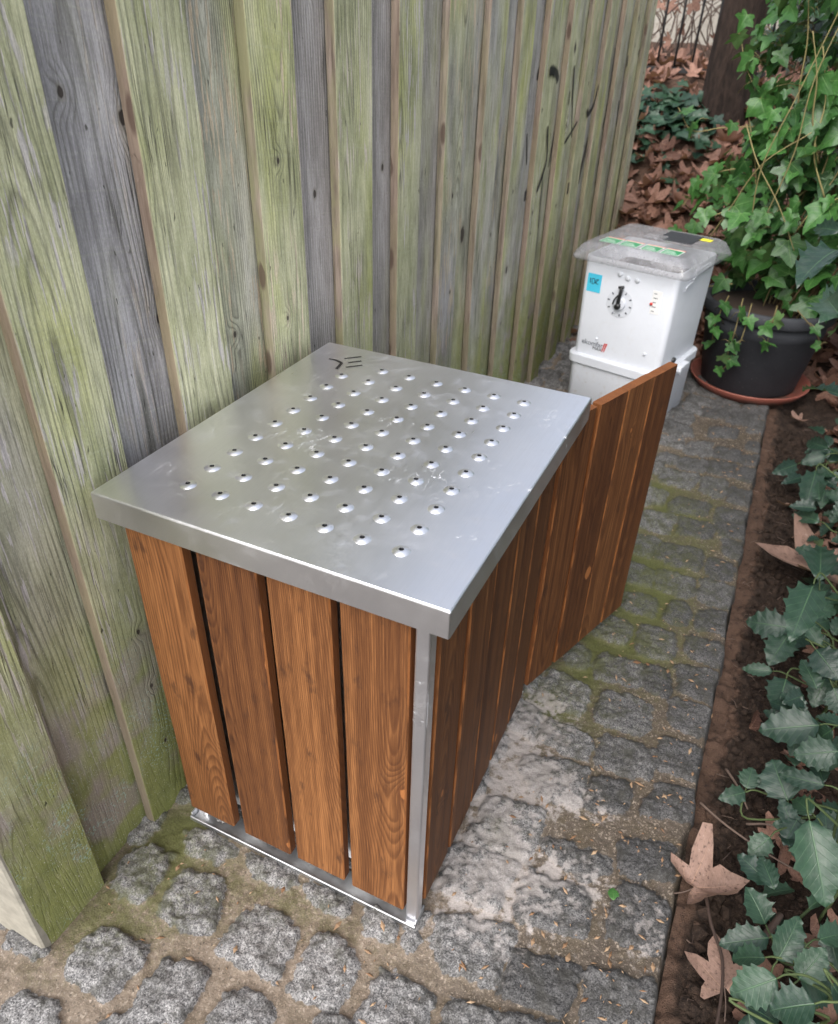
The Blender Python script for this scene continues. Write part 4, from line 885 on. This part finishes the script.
# ---- litter and ground ivy on the bank
rs=random.Random(8); mb=MB()
for k in range(1500):
    x=rs.uniform(-.75,1.7); y=rs.uniform(3.02,5.6)
    if k>1150: x=rs.uniform(-.1,.9); y=rs.uniform(3.05,4.4)
    z=float(bank_z(np.array(x),np.array(y)))+rs.uniform(.01,.05); z=max(z,.0)
    a=rs.uniform(0,6.28); tip=(math.cos(a),math.sin(a),rs.gauss(.1,.3)); nor=(rs.gauss(0,.4),rs.gauss(-.5,.35),1)
    put_leaf(mb,rs.choice(PLP),(x,y,z),tip,nor,rs.uniform(.07,.125),rs.uniform(.8,1.05),(rs.random(),rs.random(),0,0))
tag(mb.build('leaf_litter',M['dry2']),'brown fallen leaves covering the bank behind the white bin','fallen leaves',kind='stuff')
mb=MB(); mst=MB()
for k in range(300):
    if k<130: x,y=rs.gauss(-.10,.13),rs.gauss(4.62,.10)
    elif k<170: x,y=rs.gauss(.10,.10),rs.gauss(4.5,.12)
    elif k<200: x,y=rs.gauss(-.25,.05),rs.gauss(4.3,.10)
    else: x,y=rs.uniform(.5,1.5),rs.gauss(4.5,.3)
    z=float(bank_z(np.array(x),np.array(y)))+rs.uniform(.04,.13); a=rs.uniform(0,6.28)
    put_leaf(mb,rs.choice(IVP),(x,y,z),(math.cos(a),math.sin(a)-.3,-.2),(rs.gauss(0,.35),-.6+rs.gauss(0,.3),1),rs.uniform(.06,.10),1.1,(rs.random()*.8,rs.random(),0,0))
tag(mb.build('ground_ivy',M['ivyd']),'dark ivy creeping over the fallen leaves below the railing','ivy',kind='stuff')

# ---- railing, tree, wall, bare shrub
rail=thing('iron_railing','black iron railing of thin upright bars at the top of the leafy bank','railing',(0,5.2,1.1))
for z in (.045,.92):
    mb=MB(); box(mb,-1.6,2.4,-.012,.012,z,z+.03); mb.build('rail',M['iron'],rail)
for i in range(34):
    mb=MB(); tube(mb,[(-1.55+i*.112+.012,0,-.05),(-1.55+i*.112+.012,0,1.05)],.0075,n=6); mb.build('bar',M['iron'],rail)
tree=thing('garden_tree','dark tree trunk behind the ivy at the top of the bank','tree',(.215,4.75,.9))
mb=MB(); P=[(0,0,-.15),(.005,0,.1),(-.01,.02,.5),(.02,.05,1.2),(.0,.1,2.2),(.08,.15,3.4)]
rows=[]
Q=curve_pts(P,6)
for j,p in enumerate(Q):
    rr=.155*(1+.5*math.exp(-j/2.5))*(1-.45*j/len(Q)); row=[]
    for k in range(22):
        a=2*math.pi*k/22; r=rr*(1+.16*mnoise.noise(Vector((math.cos(a)*2,math.sin(a)*2,p.z*1.3)))+.05*math.sin(a*7+p.z))
        row.append(mb.vert((p.x+r*math.cos(a),p.y+r*math.sin(a),p.z)))
    rows.append(row)
for j in range(len(rows)-1):
    for k in range(22):
        q=(k+1)%22; mb.face((rows[j][k],rows[j][q],rows[j+1][q],rows[j+1][k]),None,(0,0,0,0),0,True)
for k in range(7):
    a=k*.9; b=Vector((.05,.12,2.2+.17*k)); L=1.5
    tube(mb,curve_pts([b,b+Vector((math.cos(a)*.5,math.sin(a)*.5,.35)),b+Vector((math.cos(a)*L,math.sin(a)*L,.6))],5),.06,.015,n=8)
mb.build('trunk',M['bark'],tree)
mb=MB(); rs=random.Random(33)
for k in range(60):
    a=rs.uniform(0,6.28); b=Vector((.05+math.cos(a)*.4,.12+math.sin(a)*.4,2.9+rs.uniform(-.4,.7))); e=b+Vector((math.cos(a)*rs.uniform(.5,1.2),math.sin(a)*rs.uniform(.5,1.2),rs.uniform(.4,1.3)))
    tube(mb,curve_pts([b,(b+e)/2+Vector((rs.gauss(0,.1),rs.gauss(0,.1),.1)),e],4),.018,.004,n=5)
mb.build('crown',M['bark'],tree)
mb=MB(); box(mb,-5,5,7.6,7.8,.9,2.6,b=.01); tag(mb.build('garden_wall',M['wall']),'pale rough wall far behind the iron railing','wall')
mb=MB()
rs=random.Random(14)
for k in range(70):
    x=rs.uniform(-1.3,.5); y=rs.uniform(5.6,6.6); a=rs.uniform(0,6.28)
    P=[(x,y,1.15),(x+rs.gauss(0,.12),y+rs.gauss(0,.1),1.45),(x+rs.gauss(0,.3),y+rs.gauss(0,.2),1.75),(x+rs.gauss(0,.45),y+rs.gauss(0,.3),2.0)]
    tube(mb,curve_pts(P,4),.006,.002,n=4,col=(rs.random(),0,0,0))
sh=thing('bare_shrub','tangle of thin bare twigs in front of the pale wall','shrub',(0,0,0)); mb.build('twigs',M['twig'],sh)
mb=MB()
for k in range(30):
    x=rs.uniform(-1.1,.3); y=rs.uniform(5.4,6.3); z=rs.uniform(1.2,1.75)
    put_leaf(mb,rs.choice(PLP if k%2 else IVP),(x,y,z),(rs.gauss(0,1),rs.gauss(0,1),-.6),(rs.gauss(0,.5),-.7,.6),rs.uniform(.05,.09),1,(rs.random(),rs.random(),0,0))
mb.build('brown_leaves',M['dry2'],sh)

es=thing('evergreen_shrub','dark evergreen shrub filling the gap behind the ivy and the trunk','shrub',(1.3,5.7,1.1))
mb=MB(); rs=random.Random(61)
for k in range(900):
    p=(rs.gauss(0,.55),rs.gauss(0,.25),abs(rs.gauss(.3,.7))); 
    if p[0]<-.95: continue
    put_leaf(mb,rs.choice(IVP),p,(rs.gauss(0,.6),-.4,-.8),(rs.gauss(0,.4),-.8,.6),rs.uniform(.09,.15),1,(rs.random()*.6,rs.random(),0,0))
mb.build('foliage',M['ivyd'],es); mb=MB()
for k in range(9): tube(mb,curve_pts([(rs.gauss(0,.2),0,-.1),(rs.gauss(0,.3),rs.gauss(0,.1),.6),(rs.gauss(0,.6),rs.gauss(0,.2),1.4)],5),.015,.005,n=6)
mb.build('stems',M['bark'],es)
# ---- holly
hol=thing('holly_bush','dark green spiny holly bush spreading over the earth bed on the right','holly',(1.18,.8,-.04)); HO=np.array([1.18,.8,-.04])
hl=MB(); hs=MB(); rs=random.Random(17)
def stem_to(b,t,col):
    """a short stalk and the shoot that carries it back to the ground"""
    pass
nodes=[]
for h in HOLLY:
    b,t,w=np.array(h[:3]),np.array(h[3:6]),h[6]
    L=np.linalg.norm(t-b); tip=(t-b)/L
    tc=norm(CAM-(b+t)/2)
    nor=norm(tc*1.1+np.array([rs.gauss(0,.24),rs.gauss(0,.24),.35]))
    put_leaf(hl,rs.choice(HOP),b-HO,tip,nor,L*1.03,min(1.3,w/L*1.05),(rs.random(),rs.random(),rs.random(),0))
    nodes.append((b,tip))
roots=[np.array(p) for p in ((1.17,.05,-.02),(1.16,.32,-.02),(1.2,.62,-.02),(1.2,.95,-.02),(1.22,1.35,-.02),(1.22,1.8,-.02),(1.24,2.3,0))]
for b,tip in nodes:
    rt=min(roots,key=lambda q:np.hypot(*(q-b)[:2])+.1*rs.random())
    rt=rt+np.array([rs.gauss(0,.03),rs.gauss(0,.04),0])
    m1=b-tip*.02; m2=b-tip*.05+np.array([.02,0,-.02]); m3=(m2+rt)/2+np.array([.05,0,.04])
    Q=curve_pts([rt-HO,m3-HO,m2-HO,m1-HO,b-HO],5)
    tube(hs,Q,.0034,.0015,n=5,col=(rs.random(),0,0,0))
def holly_leaf_rand(p,outw,size,far=False):
    a=rs.uniform(0,6.28); tip=norm(np.array([outw[0]*.7+math.cos(a)*.8,outw[1]*.7+math.sin(a)*.8,rs.uniform(-.5,.4)]))
    nor=norm(np.array([rs.gauss(-.35,.35),rs.gauss(-.25,.35),1]))
    put_leaf(hl,rs.choice(HOL if far else HOP),p-HO,tip,nor,size,rs.uniform(.62,.8),(rs.random()*.8,rs.random(),rs.random(),0))
for k in range(170):      # low leaves in the bed
    y=rs.uniform(-.25,2.4); x=1.03+.05*min(2,max(0,y))/2+abs(rs.gauss(0,.14)); z=rs.uniform(.02,.16)
    holly_leaf_rand(np.array([x,y,z]),(-.5,-.2),rs.uniform(.05,.085))
for k in range(2300):      # unseen body of the bush, made tall and dense to shade the cabinet
    y=rs.uniform(-.9,3.3); z=.1+2.15*rs.random()**.85
    x=1.36+.10*max(0,y-.3)+abs(rs.gauss(0,.30))-.14*mnoise.noise(Vector((y*2,z*2.5,0)))-.05*min(z,1.4)
    holly_leaf_rand(np.array([x,y,z]),(-.6,-.3),rs.uniform(.06,.105),True)
for k in range(1100):      # unseen taller top, added to shade the cabinet side
    y=rs.uniform(-.9,3.4); z=rs.uniform(1.6,3.3); x=1.75+abs(rs.gauss(0,.30))-.2*mnoise.noise(Vector((y*1.5,z*1.8,4)))
    holly_leaf_rand(np.array([x,y,z]),(-.6,-.3),rs.uniform(.10,.14),True)
for k in range(34):
    y=rs.uniform(-.2,3.2); x=1.65+rs.gauss(0,.1)
    tube(hs,curve_pts([np.array([x,y,-.03])-HO,np.array([x+rs.gauss(0,.1),y+rs.gauss(0,.1),.5])-HO,np.array([x+rs.gauss(0,.2)-.1,y+rs.gauss(0,.2),1.1])-HO,np.array([x+rs.gauss(-.15,.2),y+rs.gauss(0,.3),1.6])-HO],5),.012,.004,n=6,col=(rs.random()*.4,0,0,0))
hl.build('foliage',M['holly'],hol); hs.build('stems',M['gstem'],hol)

# ---- fallen leaves one by one
def fallen(label,x,y,z,yaw,size,p,pitch=.0,roll=0.,col=(.7,.5),stalk=True,mat='dry',name='fallen_leaf'):
    mb=MB(); V,F,U=PLP[p] if p<100 else (HOP[p-100])
    for v in V: mb.vert(tuple(v*size))
    for f in F: mb.face(f,[U[i] for i in f],(col[0],col[1],0,0),0,True)
    o=mb.build(name,M[mat]); o.location=(x,y,z); o.rotation_euler=(pitch,roll,yaw)
    tag(o,label,'leaf')
    if stalk:
        s=MB(); tube(s,curve_pts([(0,.18*size,0),(.01*size,-.15*size,-.01),(-.06*size,-.5*size,-.015)],4),.0022*size/.1*.7,.0013,n=5,col=(.6,0,0,0)); s.build('stalk',M['twig'],o)
    return o
PLP.append(plane_proto(random.Random(5),1.5,6)); PLP.append(plane_proto(random.Random(77),.5))
fallen('big curled pink brown leaf lying across the edge of the paving',.905,.245,.012,R(-62),.098,8,pitch=.12,roll=-.12,col=(.85,.3))
fallen('broad flat brown leaf on the earth under the middle of the holly',1.17,1.50,.02,R(95),.21,9,pitch=.1,roll=.05,col=(.55,.6))
fallen('brown leaf at the bottom edge of the picture by the purple twig',1.0,.085,-.005,R(20),.085,2,pitch=.2,col=(.75,.2))
fallen('small orange curled leaf below the bright green holly leaf',1.03,1.93,-.02,R(60),.05,3,pitch=-.3,roll=.5,col=(1,.1))
fallen('pinkish leaf lying on the earth near the dark pot',1.04,2.72,-.02,R(120),.055,4,col=(.4,.7))
fallen('dark red brown leaf standing on edge against the bed soil',.985,.745,.0,R(10),.06,101,pitch=.5,roll=1.0,col=(.0,.9),stalk=False,mat='dry2')
fallen('orange brown leaf between bare twigs under the holly',1.06,.45,-.01,R(-30),.06,5,pitch=.2,col=(.9,.5),mat='dry2')
fallen('brown leaf in the bottom right corner under the holly',1.1,.0,.01,R(140),.07,6,pitch=-.2,col=(.6,.4))
fallen('reddish leaf half hidden on the right below the big smooth holly leaf',1.12,.23,.0,R(200),.075,7,pitch=.1,col=(.5,.8))
mb=MB(); rs=random.Random(40)
for k in range(150):
    y=rs.uniform(-.3,3.0); x=1.06+.03*y+abs(rs.gauss(0,.16))
    if x<1.0: continue
    a=rs.uniform(0,6.28)
    put_leaf(mb,rs.choice(PLP[:8]),(x,y,float(soil_z(np.array(x),np.array(y)))+rs.uniform(.005,.03)),(math.cos(a),math.sin(a),rs.gauss(0,.2)),(rs.gauss(0,.3),rs.gauss(0,.3),1),rs.uniform(.035,.075),rs.uniform(.6,1),(rs.random(),rs.random(),0,0))
tag(mb.build('bed_litter',M['dry2']),'old brown leaves lying under the holly on the bed','fallen leaves',kind='stuff')
o=fallen('small fresh green leaf lying on the paving in front of the cabinet',.775,.155,.012,R(15),.026,103,col=(1,.5),stalk=False,mat='ivy',name='green_leaf')

# ---- twigs on the bed
for lab,P,r,c in (('long purple brown twig lying at the edge of the earth bed',[(.93,.30,.0),(.955,.20,.01),(.985,.12,.02),(.985,.0,.03),(.97,-.06,.02)],.0038,.1),
 ('thin yellow brown twig reaching from the paving edge under the holly',[(.90,.46,.012),(.96,.42,.02),(1.05,.38,.03),(1.16,.36,.03)],.0028,.9),
 ('short pale grey twig on the bed soil below the red leaf',[(.945,.60,-.01),(.975,.55,.0),(1.0,.50,.0)],.0035,.8),
 ('thick mossy stub of branch standing in the earth bed',[(1.03,.135,-.04),(1.045,.19,.01),(1.075,.26,.03)],.011,.3),
 ('grey twig lying across the bed under the holly leaves',[(1.0,.46,.0),(1.06,.47,.015),(1.15,.43,.02)],.003,.6)):
    mb=MB(); tube(mb,curve_pts(P,6),r,r*.55,n=7,col=(c,0,0,0)); tag(mb.build('twig',M['twig']),lab,'twig')

mb=MB(); rs=random.Random(52)
for k in range(420):
    x=.91+abs(rs.gauss(0,.22)); y=rs.uniform(-.3,2.8); a=rs.uniform(0,6.28); L=rs.uniform(.008,.045); z=float(soil_z(np.array(x),np.array(y)))+.004
    d=Vector((math.cos(a)*L,math.sin(a)*L,rs.gauss(.0,.006)))
    tube(mb,[Vector((x,y,z)),Vector((x,y,z))+d*.5+Vector((rs.gauss(0,.003),rs.gauss(0,.003),.003)),Vector((x,y,z))+d],rs.uniform(.0006,.0018),.0006,n=4,col=(rs.random(),0,0,0))
tag(mb.build('twig_debris',M['twig']),'broken bits of twig and root lying all over the bed soil','twigs',kind='stuff')
# ---- seed husks on the paving
mb=MB(); rs=random.Random(51)
for k in range(800):
    y=rs.uniform(-.6,2.9)**1 if k%2 else abs(rs.gauss(0,.7))-.3
    x=rs.uniform(-.14,.90)
    if k%3==0: x=.9-abs(rs.gauss(0,.16))
    if -.1<x<.46 and -.09<y<.62: continue
    if x<-.14 and y>-.39: continue
    z=path_z(x,y)+.003; a=rs.uniform(0,6.28); L=rs.choice([.003,.004,.005,.007,.009])*(1 if rs.random()<.9 else 1.5); w=L*rs.uniform(.25,.5)
    c,s=math.cos(a),math.sin(a); col=(rs.random(),0,0,0); tl=rs.uniform(-.3,.3)
    ids=[mb.vert((x+c*u*L-s*v*w,y+s*u*L+c*v*w,z+h+u*tl*L)) for u,v,h in ((-1,0,0),(0,-1,.0012),(1,0,0),(0,1,.0012),(0,0,.003))]
    for i in range(4): mb.face((ids[i],ids[(i+1)%4],ids[4]),None,col)
tag(mb.build('seed_husks',M['husk']),'tiny tan seed husks and bud scales scattered over the paving','husks',kind='stuff')

# ================================================================== LIGHT, CAMERA
w=bpy.data.worlds.new('World'); sc.world=w; w.use_nodes=True; nt=w.node_tree; nt.nodes.clear()
sky=nt.nodes.new('ShaderNodeTexSky'); sky.sky_type='NISHITA'; sky.sun_disc=False
SUN_EL,SUN_AZ=R(50),R(184)     # azimuth clockwise from +Y
sky.sun_elevation=SUN_EL; sky.sun_rotation=SUN_AZ; sky.air_density=1.0; sky.dust_density=4.0; sky.ozone_density=1.0
hs_=nt.nodes.new('ShaderNodeHueSaturation'); hs_.inputs['Saturation'].default_value=.42
bg=nt.nodes.new('ShaderNodeBackground'); bg.inputs[1].default_value=.15; wo=nt.nodes.new('ShaderNodeOutputWorld')
nt.links.new(sky.outputs[0],hs_.inputs['Color']); nt.links.new(hs_.outputs[0],bg.inputs[0]); nt.links.new(bg.outputs[0],wo.inputs[0])
L=bpy.data.lights.new('Sun','SUN'); L.energy=.6; L.angle=R(60); L.color=(1,.985,.965)
so=bpy.data.objects.new('Sun',L); COL.objects.link(so)
d=Vector((math.sin(SUN_AZ)*math.cos(SUN_EL),math.cos(SUN_AZ)*math.cos(SUN_EL),math.sin(SUN_EL)))
so.rotation_euler=d.to_track_quat('Z','Y').to_euler()
cd=bpy.data.cameras.new('Camera'); cam=bpy.data.objects.new('Camera',cd); COL.objects.link(cam); sc.camera=cam
cam.location=CAM; cam.rotation_euler=(R(55.8642),R(-1.5999),R(25.2775)); cd.sensor_width=36; cd.lens=36*746.19/1024; cd.clip_start=.05; cd.clip_end=400
cd.dof.use_dof=True; cd.dof.focus_distance=1.30; cd.dof.aperture_fstop=6.3
sc.view_settings.view_transform='Standard'; sc.view_settings.look='None'; sc.view_settings.exposure=1.4; sc.view_settings.gamma=1
sc.render.film_transparent=False
sc.cycles.use_denoising=True; sc.cycles.max_bounces=5; sc.cycles.diffuse_bounces=3; sc.cycles.glossy_bounces=3; sc.cycles.transparent_max_bounces=8
